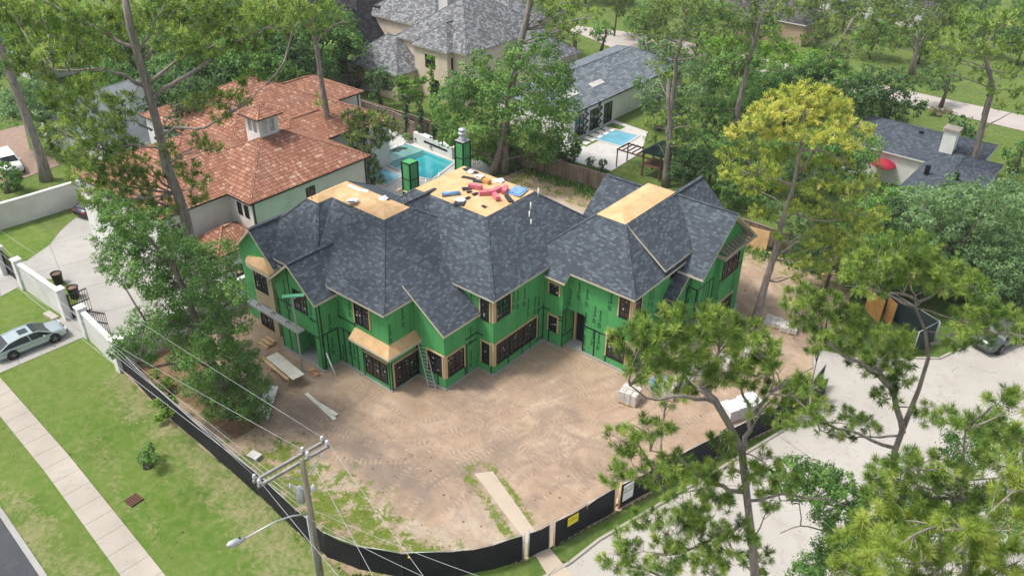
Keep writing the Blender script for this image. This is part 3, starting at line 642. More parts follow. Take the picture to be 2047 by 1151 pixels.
for q in [('x', 0, 0, 5.5, 0, 6.2), ('y', 0, -4, 0, 0, 6.2), ('y', 5.5, 0, 1.6, 0, 5.6), ('y', 6.15, 3.0, 6.8, 0, 6.2), ('y', 6.15, 1.6, 3.0, 3.24, 6.2), ('x', 6.8, 6.15, 9.3, 0, 6.2), ('y', -3.24, -4.0, -1.42, 0, 4.4), ('x', -1.42, -3.24, 0, 0, 4.4),
          ('y', -5.6, -9.0, -4.05, 3.6, 6.2), ('x', -4.05, -5.6, -3.3, 3.7, 6.3), ('y', -5.6, -9, -6.8, 0, 3.3), ('y', -5.7, -6.7, -3.96, 0, 3.1), ('x', -3.96, -5.7, -3.2, 0, 3.1), ('y', -7.15, -13.5, -9.1, 2.7, 6.2), ('x', -9.1, -7.15, -5.6, 0, 5.6),
          ('x', 8.72, 14.7, 18.3, 0, 6.2), ('x', 7.45, 9.4, 12.3, .2, 4), ('x', 8.3, 12.3, 14.7, 0, 6), ('y', 12.3, 7.5, 8.3, 0, 6)]: letter(*q)
# seam tape
def tape(ax, c, segs, t=.055):
    for (a0, z0, a1, z1) in segs:
        if a0 == a1: wbox(w, ax, c, a0-t, a0+t, 0, .011, z0, z1, 2)
        elif z0 == z1: wbox(w, ax, c, a0, a1, 0, .012, z0-t, z0+t, 2)
tape('x', 0, [(4.75, 3.05, 5.45, 3.05), (5.44, .1, 5.44, 3.3), (1.6, .1, 1.6, .9), (3.1, .1, 3.1, .9), (4.0, .1, 4.0, .9), (4.6, .5, 5.4, .5)])
tape('y', 0, [(-1.4, 3.05, -.9, 3.05), (-.2, .1, -.2, .9)]); tape('y', 5.5, [(.05, 2.95, .5, 2.95), (1.3, 2.5, 1.6, 2.5), (.5, .1, .5, 1.3), (1.3, 2.75, 1.6, 2.75)])
tape('x', 1.6, [(5.55, 3.2, 6.1, 3.2), (5.62, .1, 5.62, 3.2), (7.0, .1, 7.0, 3.2), (5.6, 1.1, 7.05, 1.1), (5.95, 1.2, 5.95, 3.1)]); tape('y', 6.15, [(3.05, 2.4, 5.0, 2.4), (4.0, .1, 4.0, 2.4), (5.0, .1, 5.0, .8), (3.06, .1, 3.06, 3.2)])
tape('x', -1.42, [(-1.2, 3.1, -.05, 3.1), (-1.3, .1, -1.3, 2.8), (-1.1, .1, -1.1, 2.6), (-1.2, 2.6, -.1, 2.6)]); tape('y', -3.24, [(-2.1, .1, -2.1, 1.1), (-3.9, .1, -3.9, 3.0)])
tape('y', -5.6, [(-8.6, .1, -8.6, 3.1), (-8.0, .1, -8.0, 3.1), (-7.3, .1, -7.3, 4.2), (-8.9, 4.0, -7.3, 4.0), (-8.9, 3.05, -7.5, 3.05)]); tape('x', -9.1, [(-7.1, 3.0, -5.65, 3.0), (-6.98, .1, -6.98, 5.4), (-6.6, .1, -6.6, 2.9), (-5.7, .1, -5.7, 3.0)])
tape('y', -7.15, [(-13.4, 4.3, -11.5, 4.3), (-9.2, .1, -9.2, 5.3), (-12.4, 2.8, -12.4, 6.2), (-13.2, 2.8, -9.2, 2.8), (-11.9, .1, -11.9, 2.7), (-12.6, .1, -12.6, 2.7), (-10.1, 4.1, -9.2, 4.1), (-11.9, 5.2, -11.9, 7.2), (-13.45, .1, -13.45, 5)])
tape('y', -5.7, [(-4.1, .1, -4.1, 2.9), (-6.6, .1, -6.6, 3.0), (-6.6, 2.5, -4.1, 2.5)]); tape('x', -3.96, [(-5.6, .1, -5.6, 2.4), (-4.6, .1, -4.6, .4), (-3.25, .1, -3.25, 2.8)])
tape('y', 12.3, [(7.5, 4.5, 8.3, 4.5), (7.5, .1, 7.5, 4.4), (8.24, .1, 8.24, 4.5)]); tape('x', 8.3, [(12.35, 4.5, 14.6, 4.5), (14.6, .1, 14.6, 4.5), (14.2, 1.9, 14.7, 1.9), (14.05, 1.9, 14.05, 4.4), (12.4, .1, 12.4, 4.4)])
tape('x', 8.72, [(14.76, .1, 14.76, 4.4), (14.7, 2.75, 14.95, 2.75), (17.6, 4.4, 18.3, 4.4)]); tape('x', 7.45, [(10.2, .1, 10.2, 3.8), (11.3, .1, 11.3, 4.6)])

# foundation slab and its front floors
fo = MB()
for q in [(-18.8, -3.9, -5.8, 6, .14), (-4.2, .1, -.1, 12, .141), (-4.1, -1.32, -3.34, .2, .142), (-.2, 1.7, 5.38, 19, .143), (1.5, 6.92, 6.02, 19, .144), (-13.6, -9.0, -7.3, -4.8, .145), (6.7, 7.55, 8.2, 12.5, .146), (6.8, 8.84, 12.2, 19, .147)]:
    fo.box(q[0], q[1], q[2], q[3], -.1, q[4]+.06)
fo.build('foundation_slab', M['conc_slab'], H)
# doorway dark and jamb
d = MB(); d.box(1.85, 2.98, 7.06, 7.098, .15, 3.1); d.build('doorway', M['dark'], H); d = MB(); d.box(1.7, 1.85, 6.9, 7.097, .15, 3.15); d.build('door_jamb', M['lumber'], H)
d = MB(); d.box(-11.85, -9.72, -4.86, -4.805, .15, 2.7); d.build('porch_back_wall', M['zip'], H)
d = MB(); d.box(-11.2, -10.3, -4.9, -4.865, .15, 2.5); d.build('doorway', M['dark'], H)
# skirt roof over the window bay
sk = MB(); zi, zo = 3.82, 3.28
I = [(-7.3, -5.602, zi), (-4.048, -5.602, zi), (-4.048, -3.2, zi)]; O = [(-7.3, -6.22, zo), (-3.5, -6.22, zo), (-3.5, -3.2, zo)]
sk.face([O[0], O[1], I[1], I[0]]); sk.face([O[1], O[2], I[2], I[1]]); sk.face([O[0], I[0], (-7.3, -5.602, zo)]); so = sk.build('skirt_roof', M['osb'], H)
sk = MB(); sk.prism([(-7.32, -5.61), (-7.32, -6.24), (-3.48, -6.24), (-3.48, -3.2), (-4.04, -3.2), (-4.04, -5.61)], zo-.2, zo-.006); sk.build('skirt_fascia', M['trim'], H)
# buff two storey bay with curved canopy
bb = MB(); bayp = [(-17.4, -6.1), (-16.95, -6.6), (-14.75, -6.6), (-14.75, -6.1)]; bb.prism(bayp, .1, 5.55); bay = bb.build('buff_bay', M['buff'], H)
window(bay, 'y', -6.6, -16.75, -15.35, 3.55, 5.1, 2, 3, 2, '', label=None); window(bay, 'y', -6.6, -16.75, -15.35, .4, 2.3, 2, 4, 2, '')
cn = MB(); arc = [(-17.75+ (1.2*(1-math.cos(t))), -6.15-.75*math.sin(t)) for t in np.linspace(0, math.pi/2, 7)]+[(-14.4, -6.9), (-14.4, -6.15)]
cn.prism(arc, 5.5, 5.62, 0); apex = (-15.9, -6.16, 6.15)
for i in range(len(arc)-1): cn.face([(arc[i][0], arc[i][1], 5.622), (arc[i+1][0], arc[i+1][1], 5.622), apex])
cn.build('bay_canopy', M['osb'], bay); ct = MB(); ct.prism([(x*1.0-(.03 if x < -16.5 else -.03), y-.03) for x, y in arc], 5.3, 5.497); ct.build('canopy_fascia', M['trim'], bay)
# open joist shelf on the right bay
sj = MB()
for k in range(9): y = 14.9+k*.45; sj.beam((8.3, y, 6.75), (9.05, y, 6.42), .05, .2)
sj.box(9.05, 9.1, 14.45, 18.9, 6.2, 6.5); sj.box(8.3, 9.05, 14.45, 14.5, 6.2, 6.5); sj.box(8.3, 9.05, 18.85, 18.9, 6.2, 6.5); sj.build('joist_shelf', M['lumber_grey'], H)
# corner studs
cs = w
for (x, y, z0, z1) in [(-.0, 0, 4.4, 6.2), (0, 0, .85, 2.75), (6.8, 6.15, 4.4, 6.2), (-1.42, -3.24, 1.0, 2.9), (6.8, 6.15, .8, 2.7)]:
    cs.box(x-.13, x+.03, y-.03, y+.13, z0, z1, 3)
cs.box(8.28, 8.33, 12.27, 12.33, 3.2, 3.5, 3); w.build('wall', [M['zip'], M['print'], M['tape'], M['buff']], H)
# chimneys
def chimney(x, y, top, base, s, cap):
    c = MB(); c.box(x-s, x+s, y-s, y+s, base, top); t = c
    for sx in (-1, 1):
        for sy in (-1, 1): t.box(x+sx*s-.05, x+sx*s+.05, y+sy*s-.05, y+sy*s+.05, base, top+.01, 1)
    for z in (top-.04, top-1.35, top-2.7): t.box(x-s-.012, x+s+.012, y-s-.012, y+s+.012, z-.04, z+.04, 1)
    ch = c.build('chimney', [M['zip'], M['tape']], H)
    cc = MB()
    if cap:
        cc.box(x-s-.02, x+s+.02, y-s-.02, y+s+.02, top+.045, top+.09); cc.lathe((x, y, top+.09), [(.34, 0), (.28, .25), (.22, .3), (.22, .5), (.36, .52), (.36, .62), (.2, .66), (.2, .8), (.32, .82), (.32, .92), (.05, .98)], 14); cc.build('chimney_cap', M['alum'], ch)
    else: cc.box(x-s+.02, x+s-.02, y-s+.02, y+s-.02, top+.012, top+.03); cc.build('chimney_cap', M['zip'], ch)
chimney(-13.6, 6.1, 10.0, 0, .42, False); chimney(-13.3, 11.7, 10.0, 0, .42, True)
b = MB()
for z in (7.6,): 
    for s in (-1, 1): b.beam((-14.6, 6.1+s*.47, z), (-12.6, 6.1+s*.47, z), .09, .09); b.beam((-13.6+s*.55, 5.1, z+.1), (-13.6+s*.55, 7.1, z+.1), .09, .09)
b.build('chimney_bracing', M['lumber'], H)
# vents in the roof
for x, y, z in [(-3.4, 8.9, 9.6), (-2.9, 7.4, 9.2), (-2.6, 6.9, 8.8), (-2.2, 6.6, 8.4), (-10.9, 6.5, 9.4), (-10.8, 5.0, 9.4)]:
    v = MB(); v.tube([(x, y, z-.4), (x, y, z+.35)], .05, 8); v.build('vent_pipe', M['white'], H)
v = MB(); p = G(1214, 388, 8.0); v.box(p[0]-.12, p[0]+.12, p[1]-.12, p[1]+.12, 7.6, 8.2); v.build('roof_vent', M['white'], H)
v = MB(); v.beam((7.0, 10.1, 4.35), (7.78, 10.1, 4.35), .09, .05); v.build('roof_jack', M['lumber'], H)
# ================================================================== NEIGHBOURING HOUSES
def hipblock(rf, fs, wl, e, z0, pitch, rx=None, th=.16, wall_in=.35, zb=0):
    x0, x1, y0, y1 = e; h = min(x1-x0, y1-y0)/2; z1 = z0+th+h*pitch
    if x1-x0 < y1-y0: X0 = X1 = (x0+x1)/2; Y0, Y1 = y0+h, y1-h
    else: Y0 = Y1 = (y0+y1)/2; X0, X1 = x0+h, x1-h
    hip((x0, x1, y0, y1, z0), (X0, X1, Y0, Y1, z1), th, rf, deck, fs, False)
    if abs(X1-X0)+abs(Y1-Y0) > .1: rf.beam((X0, Y0, z1), (X1, Y1, z1), .26, .05)
    wl.box(x0+wall_in, x1-wall_in, y0+wall_in, y1-wall_in, zb, z0+.01+rnd.uniform(.0, .01))
def pwin(par, ax, c, a0, a1, z0, z1, u=1, rows=2, cols=2, fm='black'): return window(par, ax, c, a0, a1, z0, z1, u, rows, cols, '', False, False, None, fm)
# ---- villa with clay tiles
V = thing('villa', 'white stucco villa with orange clay tile hip roofs and a small bell tower', 'house', (-30, 4, 0))
rf, fs, wl = MB(), MB(), MB()
for e, z, p in [((-33.2, -22.95, -2.2, 10.4), 6.3, .50), ((-39.5, -25.9, -8.2, 5), 6.29, .42), ((-47, -32.4, 2.5, 17.6), 6.31, .46), ((-44, -35.9, 9, 21.3), 6.28, .42), ((-36, -29.3, 6, 16.0), 6.0, .45), ((-37, -31, 17, 20.5), 4.8, .5), ((-26.2, -22.2, -6.2, -1.6), 3.5, .62)]:
    hipblock(rf, fs, wl, e, z, p)
rf.build('roof', M['tile'], V); fs.build('gutter', M['black'], V); wl.build('wall', M['stucco'], V)
pwin(V, 'x', -23.3, 3.4, 4.3, 4.1, 5.7); pwin(V, 'y', -1.85, -25.2, -24.7, 4.9, 5.9); pwin(V, 'y', -1.85, -24.3, -23.8, 4.9, 5.9); pwin(V, 'x', -26.25, -7.2, -6.4, 3.6, 5.4, 1); pwin(V, 'x', -22.55, -4.6, -3.6, .9, 2.3); pwin(V, 'x', -23.3, 9.5, 10.6, .6, 2.4, 2)
for x, y in [(-23.27, -1.7), (-36.22, 20.6), (-29.6, 15.4), (-23.25, 9.9)]:
    d = MB(); d.tube([(x, y, .1), (x, y, 6.3)], .07, 6); d.build('downspout', M['black'], V)
t = MB(); tx, ty, s = -28.9, 3.9, .95; z0, z1 = 7.2, 10.75
t.box(tx-s, tx+s, ty-s, ty+s, z0, 9.25)
for sx in (-1, 1):
    for sy in (-1, 1): t.box(tx+sx*s-sx*.36 if sx > 0 else tx-s, tx+s if sx > 0 else tx-s+.36, ty+sy*s-sy*.36 if sy > 0 else ty-s, ty+s if sy > 0 else ty-s+.36, 9.25, 10.3)
t.box(tx-s, tx+s, ty-s, ty+s, 10.3, z1); t.box(tx-.1, tx+.1, ty-s+.02, ty+s-.02, 9.251, 10.299); t.box(tx-s+.02, tx+s-.02, ty-.1, ty+.1, 9.252, 10.298); tw = t.build('bell_tower', M['stucco'], V)
t = MB(); f2 = MB(); hip((tx-1.35, tx+1.35, ty-1.35, ty+1.35, 10.6), (tx, tx, ty, ty, 11.4), .12, t, deck, f2, False); t.build('tower_roof', M['tile'], tw); f2.build('tower_eave', M['black'], tw)
# ---- grey hip roofed house far left
Hh = thing('grey_roof_house', 'white house with plain grey hip roof left of the tiled villa', 'house', (-50, 8, 0)); rf, fs, wl = MB(), MB(), MB()
c0 = G(330, 230, 3.2)
for e, z, p in [((c0[0]-11, c0[0]+6, c0[1]-9, c0[1]+6), 3.3, .42), ((c0[0]-12, c0[0]+1, c0[1]+2, c0[1]+14), 3.31, .42)]: hipblock(rf, fs, wl, e, z, p)
rf.build('roof', nmat('plain grey roof', (.11, .13, .14), (.16, .18, .19), 1, .9, fine=(9, .3)), Hh); fs.build('fascia', M['white'], Hh); wl.build('wall', M['stucco2'], Hh)
pwin(Hh, 'x', c0[0]+5.65, c0[1]-2, c0[1]+.5, 1, 2.4, 2)
def simple_house(name, label, px, zr, parts, roofm, wallm, fasm, wins=(), pitch=.7):
    c = G(px[0], px[1], 0); T = thing(name, label, 'house', (c[0], c[1], 0)); rf, fs, wl = MB(), MB(), MB()
    for e, z, p in parts: hipblock(rf, fs, wl, e, z, p)
    rf.build('roof', roofm, T); fs.build('fascia', fasm, T); wl.build('wall', wallm, T)
    for q in wins: pwin(T, *q)
    return T
T = simple_house('mansard_house', 'white house with steep black mansard roof and dormer windows', (760, 150), 3, [((-62, -51.5, 33.2, 40.6), 4.0, 1.25), ((-68, -56.2, 38, 60), 4.1, 1.1)], M['black_shingle'], M['stucco2'], M['white'])
for i, (px, py) in enumerate([(772, 22), (810, 10), (846, 0)]):
    p = G(px, py, 6.6); dm = MB(); x, y = -57.6, p[1]; dm.box(x-2.6, x, y-1.1, y+1.1, 4.4, 7.1); D_ = dm.build('dormer', M['stucco2'], T); dr = MB(); dr.box(x-2.8, x+.15, y-1.3, y+1.3, 7.11, 7.35); dr.build('dormer_roof', M['black_shingle'], D_); window(D_, 'x', x, y-.8, y+.8, 5.0, 6.7, 1, 3, 4, '', False, False, None, 'white')
pwin(T, 'x', -51.85, 35.5, 36.8, 2.0, 3.3); pwin(T, 'y', 33.55, -54.6, -53.2, 1.5, 3.0); pwin(T, 'x', -56.55, 44, 46, 1.6, 3.0, 2)
T = simple_house('slate_roof_house', 'cream house with mottled grey slate roofs, white chimney and iron balcony', (900, 160), 6,
    [((-48.6, -36.5, 37.6, 53), 6.2, .75), ((-60, -46, 42.5, 56), 6.25, .7), ((-44.8, -38.6, 36.6, 46), 6.22, .8), ((-54, -44, 33.4, 42), 3.1, .75), ((-40.5, -32.3, 45, 55), 3.6, .85), ((-52, -40, 50, 62), 6.1, .75)], M['slate'], M['cream'], M['lumber_grey'])
pwin(T, 'x', -38.97, 37.6, 38.9, 3.9, 5.5); pwin(T, 'y', 36.97, -42.6, -41, 3.9, 5.5, 2); pwin(T, 'y', 36.97, -41.6, -40.3, .2, 2.6, 2); pwin(T, 'x', -44.37, 34.4, 35.6, 1, 2.4); pwin(T, 'x', -44.37, 36.6, 37.6, 1, 2.4); pwin(T, 'y', 33.77, -50, -48.7, 1, 2.4, 2); pwin(T, 'y', 33.77, -47, -45.9, 1, 2.4)
ch = MB(); p = G(893, 38, 8.); ch.box(p[0]-.75, p[0]+.75, p[1]-.6, p[1]+.6, 5, 12.6); ch.build('chimney', M['stucco2'], T)
b = MB(); p = G(920, 92, 3.6)
b.box(p[0]-1.2, p[0]+1.0, p[1]-1.2, p[1]+1.0, 3.3, 3.45)
for k in range(9):
    u = -1.2+k*.27; b.box(p[0]+u, p[0]+u+.04, p[1]-1.2, p[1]-1.16, 3.45, 4.4); b.box(p[0]+.96, p[0]+1, p[1]+u, p[1]+u+.04, 3.45, 4.4)
b.box(p[0]-1.2, p[0]+1, p[1]-1.2, p[1]-1.15, 4.4, 4.45); b.box(p[0]+.95, p[0]+1, p[1]-1.2, p[1]+1, 4.4, 4.45); b.build('balcony', M['black'], T)
b = MB(); p = G(1148, 118, 0); b.box(p[0]-.2, p[0]+.2, p[1]-.2, p[1]+.2, 0, 3.6); b.beam((p[0], p[1], 3.0), (p[0]-1.6, p[1], 3.75), .2, .2); b.build('porch_post', M['bark_oak'], T)
T = simple_house('pool_house', 'long low white house with pale grey shingle roof beside the square pool', (1220, 240), 3, [((-31.5, -20.6, 36.7, 62), 3.1, .38)], M['grey_shingle'], M['stucco'], M['black'])
for y in (38.2, 41.0, 43.8): pwin(T, 'x', -20.95, y, y+1.6, .2, 2.5, 2, 3, 1)
for y in (39, 44): sk = MB(); sk.obox((-23.0, y+1, 4.17), (0.35, 0, -.133), (0, 1.2, 0), (.02, 0, .05), 0); sk.build('skylight', M['stone_deck'], T)
T = simple_house('ranch_house', 'single storey white brick ranch house with dark blue grey roof and square chimney', (1850, 320), 3, [((4.0, 17.0, 49.3, 58.5), 3.1, .32), ((12.6, 18.7, 41.2, 53.5), 3.11, .33)], M['blue_shingle'], M['stucco2'], M['white'])
ch = MB(); p = G(1893, 300, 4.0); ch.box(p[0]-.6, p[0]+.6, p[1]-.55, p[1]+.55, 3, 6.1); c1 = ch.build('chimney', M['stucco'], T); ch = MB(); ch.box(p[0]-.75, p[0]+.75, p[1]-.7, p[1]+.7, 6.1, 6.3); ch.build('chimney_cap', M['lumber_grey'], c1)
for px, py in [(1843, 262), (1857, 330), (1915, 345)]: v = MB(); p = G(px, py, 4.7); v.box(p[0]-.2, p[0]+.2, p[1]-.2, p[1]+.2, 3.8, 4.7); v.build('roof_vent', M['black'], T)
pwin(T, 'x', 18.25, 50, 51.5, 1, 2.4, 2)
for i, (px, py, dx, dy, lab, mt, rm) in enumerate([(90, 130, 14, 9, 'pale flat roofed house behind the left pines', 'stucco2', 'grey_shingle'), (600, 30, 16, 10, 'low house with red brown ridge seen between trees at top left', 'brick', 'slate_dark'), (30, 120, 12, 9, 'low white walled house at the left edge behind the pines', 'stucco', 'grey_shingle'), (1520, 60, 18, 10, 'dark roofed house far behind the trees beyond the pool house', 'brick', 'slate_dark'), (1760, 30, 18, 10, 'shaded low house behind the far lawn trees', 'stucco2', 'slate_dark')]):
    c = G(px, py); simple_house('distant_house', lab, (px, py), 3, [((c[0]-dx/2, c[0]+dx/2, c[1]-dy/2, c[1]+dy/2), 3.1, .4)], M[rm], M[mt], M['white'])

# ================================================================== POOLS
def pool(name, label, pts, mat, par=None, coping=.35):
    T = thing(name, label, 'swimming pool', (*pts[0], 0)); n = len(pts); c = np.mean(pts, 0)
    b = MB(); out = [tuple(np.array(p)+(np.array(p)-c)/np.linalg.norm(np.array(p)-c)*coping) for p in pts]
    for i in range(n):
        j = (i+1) % n; b.face([(*pts[i], .1), (*pts[j], .1), (*out[j], .1), (*out[i], .1)][::(-1 if 1 else 1)]); b.face([(*out[i], .0), (*out[i], .1), (*out[j], .1), (*out[j], .0)]); b.face([(*pts[i], .0), (*pts[j], .0), (*pts[j], .1), (*pts[i], .1)])
    b.build('coping', M['stone_deck'], T); b = MB(); A = sum(pts[i][0]*pts[(i+1) % n][1]-pts[(i+1) % n][0]*pts[i][1] for i in range(n)); b.face([(*p, .055) for p in (pts if A > 0 else pts[::-1])]); b.build('water', mat, T); return T
q = lambda x, y: G2(650+x*.2443, 220+y*.2443)
P1 = pool('swimming_pool', 'turquoise swimming pool with shallow sun shelf behind the villa', [q(440, 400), q(640, 275), q(800, 335), q(1050, 430), q(870, 572), q(740, 545), q(540, 462)], M['water'])
b = MB()
pts = [q(450, 402), q(638, 282), q(790, 338), q(510, 440)]; A = sum(pts[i][0]*pts[(i+1) % 4][1]-pts[(i+1) % 4][0]*pts[i][1] for i in range(4)); b.face([(*p, .06) for p in (pts if A > 0 else pts[::-1])]); b.build('sun_shelf', M['water_shallow'], P1)
for k in range(3):
    b = MB(); a0 = np.array(q(515+26*k, 443+12*k)); a1 = np.array(q(800+8*k, 342+12*k)); b.beam((*a0, .07), (*a1, .07), .28, .03); b.build('pool_step', nmat('dark submerged step %d' % k, (.03, .16, .17), (.05, .2, .2), 2, .2), P1)
pool('spa', 'small square blue spa at the near corner of the villa pool', [q(350, 535), q(470, 482), q(620, 545), q(500, 620)], M['water_blue'], coping=.3)
a = lambda x, y: G2(600+x*.3476, y*.3476)
pool('swimming_pool', 'square blue swimming pool beside the long grey roofed pool house', [a(1690, 800), a(1790, 745), a(1940, 785), a(1850, 845)], M['water_blue'])
sheet('far_pool_deck', [a(1560, 770), a(1800, 690), a(2000, 760), a(1960, 880), a(1790, 985), a(1560, 930), a(1400, 800)], .03, M['stone_deck'])
b = MB(); p0 = np.array(q(745, 265)); p1 = np.array(q(1060, 400)); T = thing('water_wall', 'long white water feature wall behind the villa pool', 'wall', (*p0, 0)); b.beam((*p0, .65), (*p1, .65), .7, 1.3); wl = b.build('wall', M['stucco'], T); b = MB(); d = (p1-p0); n_ = np.array([d[1], -d[0]])/np.linalg.norm(d)*.36; b.beam((*(p0+d*.28+n_), .75), (*(p0+d*.88+n_), .75), .03, .22); b.build('spillway', M['dark'], T)
for i, (x, y) in enumerate([(575, 315), (520, 335), (450, 360)]):
    c = q(x, y); T = thing('sun_lounger', ['white lounger nearest the pool wall', 'white lounger, middle of three by the villa pool', 'white lounger nearest the pool edge pines'][i], 'sun lounger', (*c, 0), R_(-60), 'white loungers beside the villa pool')
    b = MB(); b.box(-.35, .35, -1.0, .25, .22, .32); b.build('seat', M['white'], T, False); b = MB(); b.obox((0, .62, .45), (.35, 0, 0), (0, .4, .18), (0, -.02, .05)); b.build('backrest', M['white'], T, False); b = MB(); b.box(-.3, .3, -.9, -.8, 0, .22); b.build('leg', M['white'], T, False); b = MB(); b.box(-.3, .3, .3, .4, 0, .25); b.build('leg', M['white'], T, False)
c = tuple(G(1768, 322, 2.4)[:2]); T = thing('parasol', 'closed over red canvas parasol in the ranch house courtyard', 'parasol', (*c, 0)); T['label'] = 'red canvas parasol in the ranch house courtyard'
b = MB(); b.tube([(*c, 0), (*c, 2.5)], .04, 6); b.build('pole', M['lumber'], T); b = MB(); b.lathe((*c, 2.0), [(1.25, 0), (1.22, .06), (.65, .4), (.06, .65)], 8); b.build('canopy', M['umbrella'], T)

# ================================================================== FENCES AND WALLS
def wallrun(name, label, P, h, t=.22, mat='stucco2', cap=True):
    T = thing(name, label, 'wall', (*P[0], 0)); b = MB(); cp = MB()
    for i in range(len(P)-1):
        a, c = P[i], P[i+1]; b.beam((*a, h/2), (*c, h/2), t, h); cp.beam((*a, h+.05), (*c, h+.05), t+.14, .1)
    b.build('wall', M[mat], T); cp.build('coping', M['stucco'], T)
    for p in (P[0], P[-1]):
        b = MB(); b.box(p[0]-.28, p[0]+.28, p[1]-.28, p[1]+.28, 0, h+.25); b.box(p[0]-.34, p[0]+.34, p[1]-.34, p[1]+.34, h+.25, h+.35); b.build('pillar', M['stucco'], T)
    return T
wallrun('garden_wall', 'long white garden wall behind the left lawn', [(-47.3, -15.4), (-46.7, -10), (-46.2, -3.5)], 2.3)
wallrun('garden_wall', 'white wall between the two gateways left of the motor court', [(-35.6, -15.4), (-28.9, -15.3)], 2.3)
wallrun('garden_wall', 'white wall right of the lower gateway next to the black fence', [(-25.4, -15.5), (-19.9, -16.0)], 2.3)
wallrun('garden_wall', 'white wall running back from the street corner behind the oak', [(-19.9, -15.4), (-20.6, -5), (-21.0, 2.5)], 2.2)
T = thing('gate_pillar', 'white gate pillar at the left edge of the picture', 'gate pillar', (-39.2, -15.4, 0)); b = MB(); b.box(-39.7, -38.7, -15.7, -15.1, 0, 2.4); b.build('pillar', M['stucco'], T); b = MB(); b.box(-39.75, -38.65, -15.78, -15.02, 2.4, 2.5); b.build('coping', M['stucco2'], T)
def gate(label, a, c, h, swing):
    a = np.array(a); c = np.array(c); d = c-a; L = np.linalg.norm(d); T = thing('iron_gate', label, 'gate', (*a, 0), math.atan2(d[1], d[0])+R_(swing), 'iron driveway gates')
    b = MB()
    for z in (.15, h*.55, h): b.box(0, L, -.03, .03, z-.04, z+.04)
    n = int(L/.16)
    for k in range(n+1): b.box(k*L/n-.015, k*L/n+.015, -.015, .015, .1, h)
    b.build('bars', M['black'], T, False); b = MB(); b.box(-.06, .04, -.06, .06, 0, h+.1); b.build('post', M['black'], T, False)
gate('black iron gate swung open beside the two planters', (-28.5, -15.0), (-27.1, -14.9), 2.0, 85); gate('black iron gate swung open behind the right hand wall', (-25.7, -15.0), (-24.2, -15.0), 1.9, 25)
gate('dark gate closing the upper driveway between two white pillars', (-38.6, -15.3), (-36.1, -15.3), 2.1, 0)
def planter(px, py, lab):
    c = G2(px, py); T = thing('planter', lab, 'planter', (*c, 0), 0, 'dark planters by the gate'); b = MB(); b.lathe((*c, 0), [(.30, 0), (.33, .05), (.41, .85), (.45, .9), (.45, .96), (.38, .96), (.36, .87)], 18); b.build('pot', M['planter'], T); b = MB(); b.lathe((*c, .84), [(.345, 0), (.30, .03), (.05, .04)], 14); b.build('soil', M['soil'], T)
planter(118, 566, 'dark round planter standing at the edge of the motor court concrete'); planter(150, 594, 'dark round planter on the grass island next to the iron gate')
b = MB(); c = G2(105, 634); T = thing('kerb_stone', 'low pale stone block in the grass before the gate', 'stone', (*c, 0)); b.beam((c[0]-.7, c[1]-.1, .12), (c[0]+.6, c[1], .12), .5, .24); b.build('block', M['conc_walk'], T)
# wooden fences
def board_fence(name, label, P, h=2.0, mat='fence_wood', gap=.0):
    T = thing(name, label, 'fence', (*P[0], 0)); b = MB()
    for i in range(len(P)-1):
        a, c = np.array(P[i]), np.array(P[i+1]); d = c-a; L = np.linalg.norm(d); d = d/L; n = max(1, int(L/.16))
        for k in range(n):
            u = a+d*(k+.5)*L/n; hh = h+rnd.uniform(-.03, .04); b.obox((*u, hh/2), (*(d*(L/n*.47)), 0), (-d[1]*.012, d[0]*.012, 0), (0, 0, hh/2))
    b.build('boards', M[mat], T)
    for i in range(len(P)-1):
        a, c = np.array(P[i]), np.array(P[i+1]); d = c-a; L = np.linalg.norm(d); d = d/L
        nn = np.array([d[1], -d[0]])*.06
        r = MB()
        for z in (.4, h*.9): r.beam((*(a+nn), z), (*(c+nn), z), .05, .09)
        r.beam((*a, h+.06), (*c, h+.06), .16, .04); r.build('rail', M[mat], T)
        for k in range(int(L/2.5)+1): u = a+d*min(k*2.5, L)+nn*1.6; p = MB(); p.box(u[0]-.05, u[0]+.05, u[1]-.05, u[1]+.05, 0, h+.05); p.build('post', M[mat], T)
    return T
board_fence('wood_fence', 'long brown board fence behind the building lot', [(-46, 27.3), (-30, 27.9), (-20, 28.1), (-10.4, 28.8), (2, 29.0), (12, 28.9)])
board_fence('wood_fence', 'grey board fence between the villa and the cream house', [G2(728, 240, 0), G2(790, 262, 0), G2(830, 285)], 2.2)
board_fence('wood_fence', 'short dark board fence before the mansard house', [G2(722, 135), G2(750, 130)], 2.0)
T = thing('fence_post', 'white masonry post at the end of the back fence', 'post', (12.3, 28.8, 0)); b = MB(); b.box(12.0, 12.6, 28.5, 29.1, 0, 2.6); b.build('shaft', M['stucco2'], T); b = MB(); b.box(11.93, 12.67, 28.43, 29.17, 2.6, 2.75); b.build('cap', M['stucco'], T)
b = MB(); T = thing('lattice_hedge', 'ivy lattice covered garden wall beside the long grey roof', 'hedge', (*G2(1120, 170), 0))
a0, a1 = np.array([-32.3, 40.]), np.array([-32.0, 61.]); b.beam((*a0, 1.3), (*a1, 1.3), .25, 2.6); b.build('wall', M['stucco2'], T); b = MB()
for k in range(44):
    y = 40+k*.5; b.beam((-31.83, y, .2), (-31.83, y+.9, 2.5), .14, .18); b.beam((-31.80, y+.9, .2), (-31.80, y, 2.5), .14, .18)
b.build('ivy', M['leaf_dark'], T)
